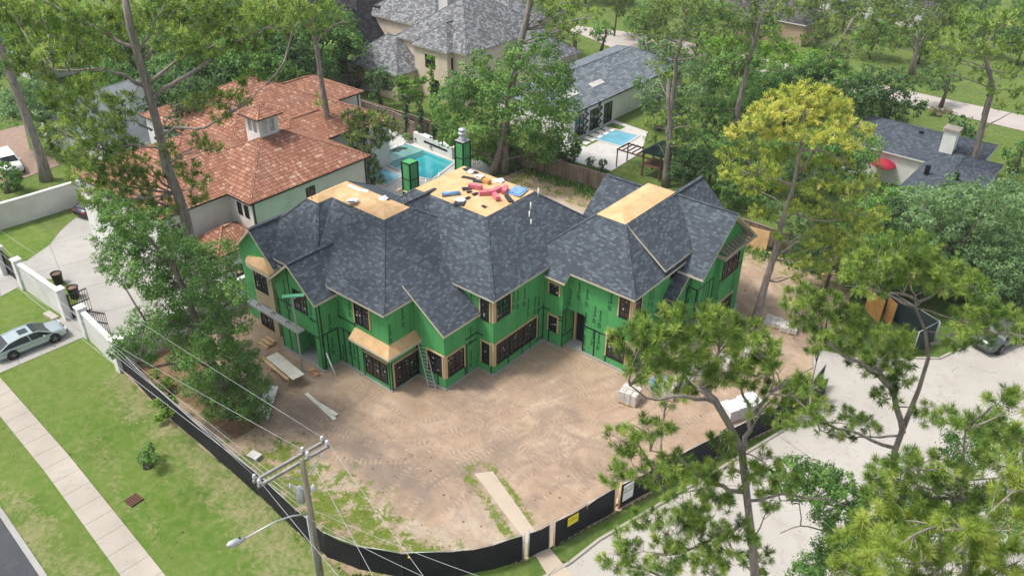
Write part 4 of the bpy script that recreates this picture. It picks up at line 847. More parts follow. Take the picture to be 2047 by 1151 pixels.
# black windscreen construction fence
def mesh_fence(label, P, h, mat='fabric', name='screen_fence', post=True, sp=3.0, lean=0.):
    T = thing(name, label, 'fence', (*P[0], 0)); b = MB(); n = 0
    for i in range(len(P)-1):
        a, c = np.array(P[i]), np.array(P[i+1]); d = c-a; L = np.linalg.norm(d); nn = np.array([-d[1], d[0]])/L; m_ = max(2, int(L/1.2)); V = []
        for k in range(m_+1):
            for j in range(4):
                u = a+d*k/m_; z = h*j/3+(.0 if j else .02)-(.10*math.sin(k*2.1+i)**2 if j == 3 else 0); u = u+nn*(.05*math.sin(k*1.7+i*2)*math.sin(j*1.1+.6)); V.append((*u, z))
        F_ = [(k*4+j, (k+1)*4+j, (k+1)*4+j+1, k*4+j+1) for k in range(m_) for j in range(3)]; b.mesh(V, F_, 0, True)
    b.build('screen', M[mat], T, uv=False)
    r = MB(); 
    for i in range(len(P)-1): r.tube([(*P[i], h+.02), (*P[i+1], h+.02)], .022, 6)
    r.build('top_rail', M['steel'], T)
    for i in range(len(P)-1):
        a, c = np.array(P[i]), np.array(P[i+1]); d = c-a; L = np.linalg.norm(d); k = 0
        for k in range(max(1, int(L/sp))): u = a+d*k*sp/L+np.array([-d[1], d[0]])/L*.09; p = MB(); p.tube([(*u, 0), (*u, h-.03)], .03, 6); p.build('post', M['steel'], T)
    u = P[-1]; p = MB(); p.tube([(*u, 0), (*u, h+.08)], .035, 6); p.build('post', M['steel'], T)
    return T
arc = [(-19.7, -16.0), (-15, -16.45), (-12.0, -16.7), (-7, -16.9), (-3, -17.05), (1, -17.35), (3.4, -17.45), (5.4, -16.9), (7.4, -15.8), (9.4, -14.0), (10.6, -12.4), (11.4, -10.9)]
mesh_fence('long black screened fence curving round the front corner of the lot', arc, 1.95)
mesh_fence('short black screened gate panel in front of the garden path', [(11.6, -10.6), (12.0, -9.4)], 1.95)
mesh_fence('black screened fence panel carrying the yellow sign', [(12.15, -9.1), (12.7, -7.0), (13.2, -5.0)], 1.95)
mesh_fence('black screened fence along the right hand road under the pine', [(13.3, -4.6), (14.4, -.8), (15.8, 3.7), (17.0, 7.4), (18.15, 11.0), (18.3, 12.3)], 1.9)
# posts bundles by the gates
for (x, y, lab) in [(13.26, -4.8, 'pale timber gate posts left of the white notices'), (11.5, -10.75, 'pair of galvanised gate posts by the garden path')]:
    T = thing('gate_posts', lab, 'gate post', (x, y, 0))
    for dx in (-.09, .09): b = MB(); b.tube([(x+dx*.4, y+dx*2, 0), (x+dx*.4, y+dx*2, 2.1)], .06, 8); b.build('post', M['lumber' if x > 12 else 'steel'], T)
def sign(label, x, y, w_, h_, z, mat, txt=None, rz=R_(77)):
    T = thing('sign', label, 'sign', (x, y, 0), rz); b = MB(); b.box(-w_/2, w_/2, -.02, 0, z, z+h_); s_ = b.build('board', M[mat], T, False)
    cu = bpy.data.curves.new('t', 'FONT'); cu.body = txt; cu.size = h_*.2; cu.align_x = 'CENTER'; cu.space_line = 1.1; to = bpy.data.objects.new('t', cu); me = bpy.data.meshes.new_from_object(to); bpy.data.objects.remove(to)
    me.transform(Matrix.Translation((0, -.024, z+h_*.72)) @ Matrix.Rotation(math.pi/2, 4, 'X')); me.materials.append(M['dark']); link_mesh('lettering', me, T)
sign('yellow warning sign on the black fence', 12.5, -8.0, .75, .62, 1.15, 'yellow', 'NO\nTRESPASS')
sign('white paper notices hung on the fence right of the timber posts', 13.5, -4.1, .8, 1.2, .6, 'white', 'NOTICE\nPERMIT')
sign('small yellow sign on the fence under the pine', 17.6, 8.9, .5, .4, 1.3, 'yellow', 'NO')
T = thing('fence_brace', 'yellow brace leaning on the front fence at the bottom edge', 'brace', (7.9, -15.6, 0)); b = MB(); b.beam((7.3, -15.3, 1.2), (7.9, -15.7, 1.9), .07, .05); b.build('bar', M['yellow'], T)
b = MB(); T = thing('scrap_board', 'long pale board lying inside the fence behind the sign', 'board', (12.6, -5, 0)); b.beam((12.2, -7.4, .1), (13.4, -2.6, .3), .3, .05); b.build('board', M['lumber'], T)
# fence by the driveway at the right
F0, F1, F2, F3 = G2(1672, 560), G2(1745, 615), G2(1862, 690), G2(1822, 712)
mesh_fence('grey chain link panel next to the white masonry post', [(12.7, 28.7), F0], 1.9, 'fabric')
mesh_fence('black screened fence running down to the pickup', [F0, F1, F2], 2.1, 'fabric_green'); mesh_fence('short screened fence return beside the driveway mouth', [F2, F3], 2.1, 'fabric_green')
mesh_fence('green screened fence end panel at the road corner', [G2(1592, 835), G2(1640, 772)], 1.9, 'fabric_green')
T = thing('plywood_sheet', 'orange plywood sheet leaning on the dark fence', 'plywood', (*G2(1745, 620), 0)); c = G(1748, 612, .9); b = MB(); b.obox(c, (.75, -.55, 0), (0, .05, 1.05), (.02, .03, 0)); b.build('sheet', M['orange_ply'], T)
T = thing('plywood_sheet', 'narrow orange plywood sheet right of the larger one on the fence', 'plywood', (*G2(1778, 630), 0)); c = G(1779, 624, .9); b = MB(); b.obox(c, (.4, -.3, 0), (0, .05, 1.0), (.02, .03, 0)); b.build('sheet', M['orange_ply'], T)
c = G(1510, 478, 1.0); T = thing('plywood_sheet', 'tan plywood board propped at the end of the back fence', 'plywood', (c[0], c[1], 0)); b = MB(); b.obox(c, (1.1, .1, 0), (0, .1, 1.0), (0, .03, 0)); b.build('sheet', M['osb'], T)
for k in range(7):
    a = G(1520+k*9, 500+k*4, .2); d_ = np.array([4.2, .4, 0])+np.array([rnd.uniform(-.4, .4), rnd.uniform(-.5, .5), 0]); T = thing('plank', 'pale plank lying along the back fence, number %s from its left end' % ('one', 'two', 'three', 'four', 'five', 'six', 'seven')[k], 'plank', (a[0], a[1], 0), 0, 'planks along the back fence'); b = MB(); b.beam(a, a+d_, .2, .05); b.build('board', M['lumber'], T)

# ================================================================== SITE OBJECTS
def box_pallet(px, py, lab, sx, sy, h, rz, mat='brickpack', nx=3, ny=2):
    c = G2(px, py); T = thing('brick_pallet', lab, 'pallet', (*c, .08), rz, 'wrapped brick pallets on the lot')
    b = MB(); 
    for i in range(5): b.box(-sx/2, sx/2, -sy/2+i*sy/4.4, -sy/2+i*sy/4.4+.1, .1, .13)
    for i in range(3): b.box(-sx/2+i*(sx-.1)/2, -sx/2+i*(sx-.1)/2+.1, -sy/2, sy/2, 0, .099)
    b.build('pallet', M['lumber'], T, False)
    b = MB()
    for i in range(nx):
        for j in range(ny): zz = h+rnd.uniform(-.03, .03); b.box(-sx/2+i*sx/nx+.015, -sx/2+(i+1)*sx/nx-.015, -sy/2+j*sy/ny+.015, -sy/2+(j+1)*sy/ny-.015, .14, zz)
    b.build('bricks', M[mat], T, False)
    return T
LB = [(1258, 803, 'wrapped pallet of pale bricks, the one in the open at left'), (1330, 792, 'brick pallet behind the pine twigs, first of the long row'), (1365, 777, 'brick pallet in the long row, left of its middle'), (1400, 757, 'brick pallet in the middle of the long row'), (1440, 738, 'brick pallet in the long row, right of its middle'), (1478, 716, 'brick pallet at the right end of the long row'),
      (1545, 650, 'flat white pallet beside the leaning pine trunk'), (1575, 662, 'low white pallet right of the leaning pine trunk')]
for i, (x, y, l) in enumerate(LB): box_pallet(x, y, l, 1.25, 1.1, .95 if i < 6 else .45, R_(12+rnd.uniform(-8, 8)))
def bbox_thing(name, label, cat, px, py, parts, rz=0, z=0., group=None):
    c = G(px, py, z); T = thing(name, label, cat, (c[0], c[1], z+.08), rz, group)
    for nm, mt, fn in parts: b = MB(); fn(b); b.build(nm, M[mt], T, False)
    return T
# bags in white and pale blue wrap near the fence
bbox_thing('material_stack', 'white wrapped material stack with red label by the road fence', 'stack', 1478, 828, [('bags', 'paper', lambda b: [b.box(-1.3+i*.66, -.68+i*.66, -.6+j*.6, -.02+j*.6, .1, .9+rnd.uniform(-.1, .15)) for i in range(4) for j in range(2)]), ('label', 'red', lambda b: b.box(-1.33, -1.305, -.5, -.1, .3, .55)), ('pallet', 'lumber', lambda b: b.box(-1.35, 1.3, -.6, .6, 0, .1))], R_(65))
bbox_thing('tarp_heap', 'pale blue tarp heap next to the brick row', 'tarp', 1320, 772, [('tarp', 'bluewrap', lambda b: b.lathe((0, 0, 0), [(.8, 0), (.75, .3), (.5, .6), (.1, .7)], 7))])
# work table
def tablef(b): b.box(-1.5, 1.5, -.4, .4, .82, .86)
T = bbox_thing('work_table', 'pale sheet laid over sawhorses by the porch', 'table', 573, 752, [('top', 'offwhite', lambda b: b.box(-1.7, 1.7, -.45, .45, .8, .84)), ('plank', 'lumber', lambda b: b.box(-1.9, 1.4, -.75, -.55, .8, .84))], R_(-6))
for sx in (-1.1, 1.1):
    for sy in (-.45, .45): b = MB(); b.beam((sx, sy*1.4, 0), (sx, sy*.8, .8), .06, .06); b.build('leg', M['lumber'], T, False)
for i, (p0, p1, l) in enumerate([((612, 786), (670, 838), 'pale plank lying on the dirt, longer of a crossed pair'), ((636, 806), (674, 829), 'shorter pale plank crossing the longer one on the dirt')]):
    a, c = G(*p0, .17+.05*i), G(*p1, .17+.05*i); T = thing('plank', l, 'plank', (a[0], a[1], 0)); b = MB(); b.beam(a, c, .26, .045); b.build('board', M['offwhite'], T)
c0, c1, c2, c3 = G(553, 772, .15), G(525, 800, .1), G(536, 845, .1), G(552, 800, .9)
T = thing('drywall_panel', 'white panel leaning under the right side of the oak', 'panel', (c0[0], c0[1], 0)); b = MB(); b.extr([G(532, 768, .5), G(516, 815, .12), G(534, 843, .08), G(556, 772, .6)], (0, 0, -.04)); b.build('sheet', M['white'], T)
a, c = G(673, 756, .02), G(664, 719, 1.4); T = thing('white_pipe', 'white plastic pipe leaning against the porch corner', 'pipe', (a[0], a[1], 0)); b = MB(); b.tube([a, (-8.9, -7.0, 1.7)], .05, 8); b.build('tube', M['white'], T)
T = bbox_thing('scrap_bucket', 'red hose and scrap heap at the scaffold foot', 'scrap heap', 625, 750, [('boards', 'lumber', lambda b: [b.beam((-.5, i*.12, .05+i*.03), (.5, .3-i*.1, .08+i*.03), .1, .04) for i in range(4)]), ('hose', 'red', lambda b: b.tube([(.3*math.cos(t)+.05*t, .3*math.sin(t), .15+.02*t) for t in np.linspace(0, 11, 40)], .02, 5))])
T = bbox_thing('lumber_crate', 'small stack of timber offcuts by the buff bay', 'timber', 535, 690, [('blocks', 'lumber', lambda b: [b.beam((-.5, -.3+i*.2, .1+.15*(i % 2)), (.5, -.3+i*.2, .1+.15*(i % 2)), .15, .14) for i in range(4)])])
# pump-jack scaffold
Z1 = 4.35; s0 = G(506, 612, Z1); 
T = thing('scaffold', 'aluminium plank scaffold on two poles before the gabled front', 'scaffold', (-12.8, -8.1, 0))
A0 = np.array([-17.2, -8.0, 3.55]); A1 = np.array([-9.9, -8.05, 3.55]); b = MB(); b.beam(A0, A1, .55, .12); wp = b.build('walk_plank', M['alum'], T)
b = MB(); 
for k in range(3): p = A0+(A1-A0)*(.35+k*.22); b.tube([p+(0, -.1, .1), p+(.1, 0, .25), p+(.3, .1, .1)], .03, 5)
b.build('rope', M['black'], wp)
for x, zt in ((-17.0, 6.0), (-10.2, 6.3)):
    b = MB(); b.beam((x, -8.2, 0), (x, -8.15, zt), .09, .09); pl_ = b.build('pole', M['steel'], T); b = MB(); b.beam((x, -8.1, zt-.3), (x, -7.2, zt-.2), .05, .05); b.build('brace', M['steel'], pl_)
b = MB(); b.beam((-17.6, -8.1, 5.6), (-16.2, -7.9, 5.6), .3, .05); b.build('plank', M['lumber'], T)
b = MB(); b.beam((-10.6, -8.6, 6.3), (-9.6, -7.6, 6.35), .35, .05); b.build('green_board', M['green_board'], T)
# ladder
T = thing('ladder', 'aluminium extension ladder leaning on the skirt roof', 'ladder', (-2.6, -4.6, 0)); p0 = G(865, 780, 0); p1 = G(838, 668, 3.55); d = p1-p0; d /= np.linalg.norm(d); t_ = np.array([.85, .5, 0]); t_ /= np.linalg.norm(t_); t_ = np.array([.62, .78, 0])*.24
t_ = np.array([.24, .1, 0])
for s in (-1, 1): b = MB(); b.beam(p0+t_*s, p1+t_*s+d*.25, .045, .09); b.build('rail', M['alum'], T)
for k in range(15): p = p0+(p1-p0)*(k+.5)/15; b = MB(); b.tube([p-t_, p+t_], .02, 6); b.build('rung', M['alum'], T)
# roofing goods on the plywood decks
def dz(x, y):      # height of the plywood deck there
    for (X0, X1, Y0, Y1, z1) in ((-10.55, -3.75, 3.62, 8.85, 9.6), (-15.2, -8.65, -2.4, 1.25, 9.6), (1.53, 3.87, 9.1, 15.75, 9.45)):
        if X0 <= x <= X1 and Y0 <= y <= Y1:
            m_ = min(x-X0, X1-x, y-Y0, Y1-y); mm = min(X1-X0, Y1-Y0)/2; return z1+.3*m_/mm+.004
    return 9.65
def on_deck(name, label, cat, cx_, cy_, fn, mat, rz=None, group=None, part='body'):
    c = G(650+cx_*.2443, 220+cy_*.2443, 9.75); z = dz(c[0], c[1]); c = G(650+cx_*.2443, 220+cy_*.2443, z); T = thing(name, label, cat, (c[0], c[1], z+.02), rnd.uniform(0, 3) if rz is None else rz, group); b = MB(); fn(b); b.build(part, M[mat], T, False)
def felt(sx, sy): return lambda b: (b.box(-sx/2, sx/2, -sy/2, sy/2, 0, .03), b.box(-sx/2+.03, sx/2-.1, -sy/2+.04, sy/2-.02, .031, .05))
def bundle(b):
    for i in range(3): b.box(-.48+rnd.uniform(-.04, .04), .48, -.17, .17, i*.09, i*.09+.085)
def crump(b):
    n = 9; V = [(0, 0, .22)]+[((.25+.28*rnd.random())*math.cos(2*math.pi*k/n), (.25+.2*rnd.random())*math.sin(2*math.pi*k/n), rnd.uniform(.0, .15)) for k in range(n)]
    b.mesh(V, [(0, 1+k, 1+(k+1) % n) for k in range(n)]); b.mesh([(v[0], v[1], -.0) for v in V], [tuple(range(1, n+1))[::-1]])
for i, (x, y, lab) in enumerate([(1230, 640, 'red shingle bundle nearest the white papers'), (1315, 690, 'red shingle bundle left of the cluster centre'), (1400, 670, 'red shingle bundle in the centre of the middle roof'), (1470, 665, 'red shingle bundle at the right of the cluster'), (1395, 720, 'red shingle bundle nearest the roof edge')]):
    on_deck('shingle_bundle', lab, 'shingle bundle', x, y, bundle, 'pink', R_(20+i*33), 'red shingle bundles on the middle roof', 'bundle')
for i, (x, y, s1, s2, lab) in enumerate([(1165, 492, .7, .5, 'black felt sheet at the far corner of the middle roof'), (1215, 508, .8, .35, 'black felt strip beside the far corner paper'), (1175, 560, 1.1, .35, 'long black felt strip on the far left of the middle roof'), (1258, 588, .9, .55, 'black felt sheet near the brown box'), (1160, 645, .7, .4, 'black felt sheet left of the red bundles'), (1180, 672, .4, .25, 'small black offcut below the first bundle'), (1230, 688, .5, .3, 'small black offcut in the roof middle'), (1170, 722, .4, .3, 'small black offcut above the crumpled paper'), (1110, 752, 1.2, .8, 'large black felt sheet under the crumpled paper'), (1330, 665, .5, .35, 'black offcut between the red bundles'), (1500, 725, 1.2, .4, 'black felt strip near the right roof edge'), (1300, 792, .4, .25, 'lone small black offcut near the front corner')]):
    on_deck('felt_piece', lab, 'roofing felt', x, y, felt(s1, s2), 'felt', R_(-20+i*17), 'black felt pieces on the middle roof', 'sheet')
for x, y, lab in [(1190, 510, 'white crumpled paper at the far corner of the middle roof'), (1260, 548, 'white crumpled paper behind the brown box'), (1425, 585, 'white crumpled paper at the back right of the middle roof'), (1105, 740, 'white crumpled paper on the large felt sheet')]: on_deck('crumpled_paper', lab, 'paper', x, y, crump, 'paper', part='sheet')
on_deck('cardboard_box', 'small brown open box on the middle roof', 'box', 1320, 600, lambda b: (b.box(-.3, .3, -.2, .2, 0, .3), b.box(-.35, -.3, -.2, .2, .25, .4)), 'orange_ply', 0)
on_deck('blue_roll', 'blue wrapped roll lying left on the middle roof', 'roll', 1030, 700, lambda b: b.tube([(-.65, 0, .14), (.65, 0, .14)], .15, 10), 'bluewrap', R_(48))
on_deck('blue_tarp', 'flat pale blue tarp at the right of the middle roof', 'tarp', 1575, 668, lambda b: (b.box(-.55, .55, -.7, .7, 0, .04), b.box(-.5, .4, -.5, .65, .041, .08)), 'bluewrap', R_(12))
L4 = lambda x, y: ((460+x*.252-650)/.2443, (330+y*.252-220)/.2443)
for i, (x, y, fn, mt, lab) in enumerate([(985, 190, felt(1.5, .5), 'paper', 'long white paper strip at the back of the left roof'), (1050, 208, felt(.8, .4), 'paper', 'short white paper piece beside the long strip'), (970, 285, crump, 'paper', 'white paper on black felt on the left roof'), (1215, 275, crump, 'paper', 'white crumpled paper near the right end of the left roof'), (655, 258, felt(.5, .3), 'felt', 'small black felt piece on the left corner of the left roof'), (1225, 268, felt(.7, .4), 'felt', 'black felt piece under paper at the right of the left roof')]):
    on_deck('roof_scrap', lab, 'scrap', *L4(x, y), fn, mt, R_(40*i), None, 'sheet')
# drain grate, electrical box
c = G2(268, 1000); T = thing('drain_grate', 'rusty square drain grate set in the front lawn', 'drain grate', (*c, .03), R_(3)); T.scale = (.68, .68, 1); b = MB()
for k in range(6): b.box(-.55+k*.2, -.45+k*.2, -.55, .55, .03, .07)
for k in range(6): b.box(-.55, .55, -.55+k*.2, -.48+k*.2, .02, .06)
b.build('bars', M['rust'], T, False); b = MB(); b.box(-.56, .56, -.56, .56, -.01, .012); b.build('pit', M['dark'], T, False)
c = G2(510, 918); T = thing('utility_box', 'low grey utility box in the weeds inside the fence', 'utility box', (*c, .06), R_(10)); b = MB(); b.box(-.35, .35, -.25, .25, 0, .28); b.build('base', M['conc_slab'], T, False); b = MB(); b.box(-.38, .38, -.28, .28, .28, .34); b.build('lid', M['stone_deck'], T, False)
# play set in the far garden
c = G2(1310, 350); T = thing('play_set', 'wooden play set with green roof in the far garden', 'play set', (*c, 0)); b = MB()
for x in (-1, 1):
    for y in (-1, 1): b.box(c[0]+x-.07, c[0]+x+.07, c[1]+y-.07, c[1]+y+.07, 0, 2.6)
b.box(c[0]-1.1, c[0]+1.1, c[1]-1.1, c[1]+1.1, 1.2, 1.3)
for k in range(6): b.beam((c[0]-4.0+k*.55, c[1]-1, 2.1), (c[0]-4.0+k*.55, c[1]+1, 2.1), .08, .12)
b.beam((c[0]-4.2, c[1]-1, 2.0), (c[0], c[1]-1, 2.0), .12, .12); b.beam((c[0]-4.2, c[1]+1, 2.0), (c[0], c[1]+1, 2.0), .12, .12); b.beam((c[0]-4.1, c[1]-1, 0), (c[0]-4.1, c[1]-1, 2), .1, .1); b.beam((c[0]-4.1, c[1]+1, 0), (c[0]-4.1, c[1]+1, 2), .1, .1); b.build('frame', M['pergola'], T)
b = MB(); b.extr([(c[0]-1.3, c[1]-1.3, 2.6), (c[0]+1.3, c[1]-1.3, 2.6), (c[0], c[1]-1.3, 3.5)], (0, 2.6, 0)); b.build('canopy', M['fabric_green'], T)

# ================================================================== UTILITY POLE AND WIRES
T = thing('utility_pole', 'weathered wooden utility pole with double crossarm and transformer by the front fence', 'utility pole', (6.4, -19.9, 0)); PXY = G(605, 925, 10.5); px_, py_ = PXY[0], PXY[1]
b = MB(); b.tube([(px_, py_, 0), (px_, py_, 10.7)], [.165, .115], 12); b.build('pole', M['pole_wood'], T)
ZA = 10.45; pa, pb = G(515, 965, ZA), G(650, 888, ZA); da = (pb-pa)/np.linalg.norm(pb-pa); na = np.array([-da[1], da[0], 0])
INS = []
for s in (-1, 1):
    b = MB(); b.beam(pa-da*.1+na*.19*s, pb+da*.1+na*.19*s, .11, .13); b.build('crossarm', M['cross_wood'], T)
    for u in (.0, .70, 1.0):
        p = pa+(pb-pa)*u+na*.19*s; b = MB(); b.lathe(p+(0, 0, .06), [(.03, 0), (.03, .08), (.09, .1), (.1, .16), (.06, .2), (.09, .24), (.05, .3)], 10); b.build('insulator', M['lens'], T); INS.append(p+(0, 0, .3))
for s in (-1, 1):
    b = MB(); b.beam((px_, py_, 9.5), tuple(PXY*0+np.array([px_, py_, ZA-.05])+da*1.0*s), .04, .04); b.build('arm_brace', M['steel'], T)
b = MB(); b.lathe((px_-.42, py_-.1, 8.0), [(.16, 0), (.2, .05), (.2, .75), (.12, .85), (.05, .95)], 14); tr = b.build('transformer', M['steel'], T)
b = MB(); b.beam((px_, py_, 8.9), (px_-.55, py_-.35, 9.1), .05, .05); b.lathe((px_-.6, py_-.4, 8.8), [(.05, 0), (.07, .1), (.05, .4)], 8); b.build('cutout_fuse', M['steel'], T)
b = MB(); b.lathe((px_+.35, py_+.1, 9.0), [(.08, 0), (.13, .05), (.1, .3), (.05, .38)], 10); b.build('arrester', M['lens'], T)
b = MB(); b.tube([(px_-.24, py_-.06, 0), (px_-.24, py_-.06, 7.2)], .05, 8); b.build('riser_pipe', M['steel'], T)
T2 = thing('street_lamp', 'grey cobra head street lamp on a long arm fixed to the pole', 'street lamp', (px_, py_, 7.0)); z_ = 7.4; L0 = G(612, 1037, z_); L1 = G(487, 1077, z_+.35)
L0 = np.array([px_-.12, py_-.05, z_]); b = MB(); md = (L0+L1)/2+(0, 0, .3); b.tube([L0, L0*.75+L1*.25+(0, 0, .25), md, L1], .04, 8); b.build('arm', M['steel'], T2)
dl = (L1-L0); dl /= np.linalg.norm(dl); b = MB(); b.tube([L1-dl*.1, L1+dl*.1, L1+dl*.35, L1+dl*.6, L1+dl*.75], [.05, .12, .17, .15, .05], 12); b.build('lamp_head', M['steel'], T2)
b = MB(); b.tube([L1+dl*.25+(0, 0, -.08), L1+dl*.6+(0, 0, -.1)], [.12, .1], 10); b.build('lens', M['lens'], T2); b = MB(); b.lathe(L1+dl*.15+(0, 0, .12), [(.04, 0), (.05, .06), (.02, .1)], 8); b.build('photocell', M['black'], T2)
def wire(label, p0, p1, sag, r=.010, n=14):
    T = thing('power_line', label, 'wire', tuple(p0)); b = MB(); p0, p1 = np.array(p0), np.array(p1); b.tube([p0+(p1-p0)*t-np.array([0, 0, 4*sag*t*(1-t)]) for t in np.linspace(0, 1, n)], r, 5); b.build('cable', M['wire'], T)
def PY3(px, py, y): d = ray(px, py); return CAM+d*((y-CAM[1])/d[1])
lst = [(5, (0, 452), 'upper power line from the far insulator towards the left edge'), (3, (0, 479), 'power line from the middle insulator towards the left edge'), (1, (0, 545), 'power line from the near insulator towards the left edge')]
for k, tgt, lab in lst:
    p0 = INS[k]; d = ray(*tgt); t = ((p0[1]+ (1.6 if k == 5 else 1.0 if k==3 else .2))-CAM[1])/d[1]; p1 = CAM+d*t; p2 = p0+(p1-p0)*1.9; wire(lab, p0, p2, .25*1.9)
for k, tgt, lab in [(2+0, (880, 1190), 'power line from the far insulator down to the bottom edge'), (1, (770, 1190), 'power line from the middle insulator down to the bottom edge'), (0, (740, 1220), 'power line from the near insulator along the pole to the bottom edge')]:
    p0 = INS[k]; d = ray(*tgt); p1 = CAM+d*((p0[2]-.3-CAM[2])/d[2]); wire(lab, p0, p0+(p1-p0)*2.2, .2)
for i, (zz, tgt, lab) in enumerate([(7.6, (30, 566), 'lowest communication cable along the street side'), (7.9, (60, 566), 'communication cable just above the lowest one'), (8.3, (0, 500), 'thin service cable below the power lines')]):
    p0 = np.array([px_-.15, py_-.1, zz]); d = ray(*tgt); p1 = CAM+d*((py_+.2+.8*i-CAM[1])/d[1]); wire(lab, p0, p0+(p1-p0)*1.5, .3, .014 if i < 2 else .009)
wire('slack cable looping from the pole to the bottom edge', (px_, py_, 7.8), (px_+14, py_+4.5, 7.4), .5); wire('second slack cable looping from the pole to the bottom edge', (px_, py_-.1, 7.2), (px_+14, py_+3.4, 6.9), .6)

# ================================================================== VEHICLES
def car(name, label, cat, loc, rz, L, W, Ht, paint, kind='sedan', group=None, sun_roof=False):
    T = thing(name, label, cat, loc, rz, group)
    # side profile: x along length (front +), body shell sections
    hb = .72 if kind == 'sedan' else .95; clr = .2 if kind == 'sedan' else .3; hw = W/2
    xs = np.linspace(-L/2, L/2, 25); V = []; n = 12; S = []
    for x in xs:
        t = (x+L/2)/L; e = min(t, 1-t); wf = hw*(1-.16*max(0, 1-e/.09)**2-.03*max(0, 1-e/.25))
        if kind == 'sedan': top = hb+.18-.10*max(0, (t-.68)/.32)**1.4-.03*max(0, (.1-t)/.1)
        else: top = hb+.16-.04*max(0, (t-.72)/.28)
        top -= .22*max(0, 1-e/.035)**2; low = clr+.12*max(0, 1-e/.06); sh = top-.10
        pr = [(wf*.86, low), (wf*.98, low+.12), (wf, low+.3), (wf*.985, sh-.1), (wf*.94, sh), (wf*.80, top-.015), (0, top+.02)]
        ring = [(x, y, z) for y, z in pr]+[(x, -y, z) for y, z in pr[-2::-1]]; S.append(ring)
    b = MB(); n = len(S[0]); V = [p for r in S for p in r]; F_ = [(i*n+k, (i+1)*n+k, (i+1)*n+(k+1) % n, i*n+(k+1) % n) for i in range(len(S)-1) for k in range(n)]; F_ += [tuple(range(n)), tuple(range((len(S)-1)*n, len(S)*n))[::-1]]
    b.mesh(V, F_, 0, True); body = b.build('body', M[paint], T, False)
    if kind == 'sedan': pr = [(-.44, 0), (-.28, .36), (-.12, .47), (.06, .48), (.13, .44), (.30, 0)]; base = hb+.10
    elif kind == 'suv': pr = [(-.485, .0), (-.46, .55), (-.3, .62), (.08, .62), (.14, .56), (.26, 0)]; base = hb+.08
    else: pr = [(-.10, 0), (-.07, .6), (.0, .66), (.12, .66), (.17, .6), (.27, 0)]; base = hb+.08
    G_ = MB(); R2 = MB(); ring = []
    for (u, h) in pr: ws = hw*(.90-.20*h/.6); ring.append(((u*L, ws, base+h), (u*L, -ws, base+h)))
    m_ = len(ring); G_.mesh([r[0] for r in ring], [tuple(range(m_))[::-1]]); G_.mesh([r[1] for r in ring], [tuple(range(m_))])
    for i in range(m_-1):
        q_ = [ring[i][0], ring[i+1][0], ring[i+1][1], ring[i][1]]
        roofp = (i not in (0, m_-2)) if kind != 'sedan' else (i in (1, 2, 3))
        if kind == 'sedan' and i == 3: roofp = False
        (R2 if roofp else G_).face([(a_[0], a_[1], a_[2]+(.0)) for a_ in q_])
    for sy in (0, 1):          # painted pillars and roof rails
        for i in range(m_-1): a_, c_ = np.array(ring[i][sy]), np.array(ring[i+1][sy]); R2.beam(a_, c_, .07, .05)
        u = .0 if kind == 'sedan' else .02; hh = .46 if kind == 'sedan' else .62; sg = 1 if sy == 0 else -1; R2.beam((u*L, sg*hw*.905, base), (u*L-.1, sg*hw*(.90-.2*hh/.6)+sg*.01, base+hh), .09, .03)
    G_.build('windows', M['glass'], T, False); R2.build('cabin_roof', M[paint], T, False)
    if sun_roof: b = MB(); b.box(-.10*L, .02*L, -.32, .32, base+.485, base+.50); b.build('sunroof', M['glass'], T, False)
    wr = .34 if kind == 'sedan' else .40; wbs = L*.285 if kind == 'sedan' else L*.30
    for sx in (-1, 1):
        for sy in (-1, 1):
            b = MB(); c_ = (sx*wbs+(.05 if kind == 'sedan' else 0), sy*(hw-.10), wr); V = []
            def disc(mb, r, y0, y1, nn=20, mi=0):
                mb.tube([(c_[0], c_[1]+y0*sy, wr), (c_[0], c_[1]+y1*sy, wr)], r, nn, mi)
            b2 = MB(); disc(b2, wr+.06, -.05, .095); b2.build('wheel_arch', M['dark'], T, False); disc(b, wr, -.1, .13); wh = b.build('wheel', M['rubber'], T, False); b = MB(); disc(b, wr*.66, .1, .14); 
            for k in range(5): an = k*2*math.pi/5; b.beam((c_[0], c_[1]+.145*sy, wr), (c_[0]+wr*.6*math.cos(an), c_[1]+.145*sy, wr+wr*.6*math.sin(an)), .07, .03, 1)
            b.build('rim', [M['black'], M['rim']], wh, False)
    for sy in (-1, 1):
        b = MB(); b.obox((L/2-.12, sy*hw*.66, clr+.42), (.09, -sy*.05, 0), (0, hw*.2, 0), (0, 0, .07)); b.build('headlight', M['lens'], T, False)
        b = MB(); b.obox((-L/2+.08, sy*hw*.68, clr+.48), (.07, sy*.03, 0), (0, hw*.18, 0), (0, 0, .06)); b.build('tail_light', M['red'], T, False)
        b = MB(); b.obox((.17*L, sy*(hw+.07), base+.06), (.06, 0, 0), (0, .1, 0), (0, 0, .06)); b.build('mirror', M[paint], T, False)
    b = MB(); b.box(L/2-.06, L/2-.015, -hw*.45, hw*.45, clr+.22, clr+.42); b.build('grille', M['black'], T, False)
    if kind == 'pickup': b = MB(); b.box(-L/2+.12, -.11*L, -hw*.8, hw*.8, hb+.10, hb+.19); b.build('cargo_bed', M['black'], T, False)
    return T
wa, wb_ = G(29.4, 717), G(111.8, 683.7); d_ = wb_-wa; an = math.atan2(d_[1], d_[0]); nrm = np.array([-math.sin(an), math.cos(an)]); mc = (wa+wb_)[:2]/2+nrm*.84
car('parked_car', 'pale silver blue sedan parked on the driveway before the gate', 'car', (mc[0]-.05*math.cos(an), mc[1]-.05*math.sin(an), .037), an, 4.95, 1.87, 1.45, 'silver', 'sedan', None, True)
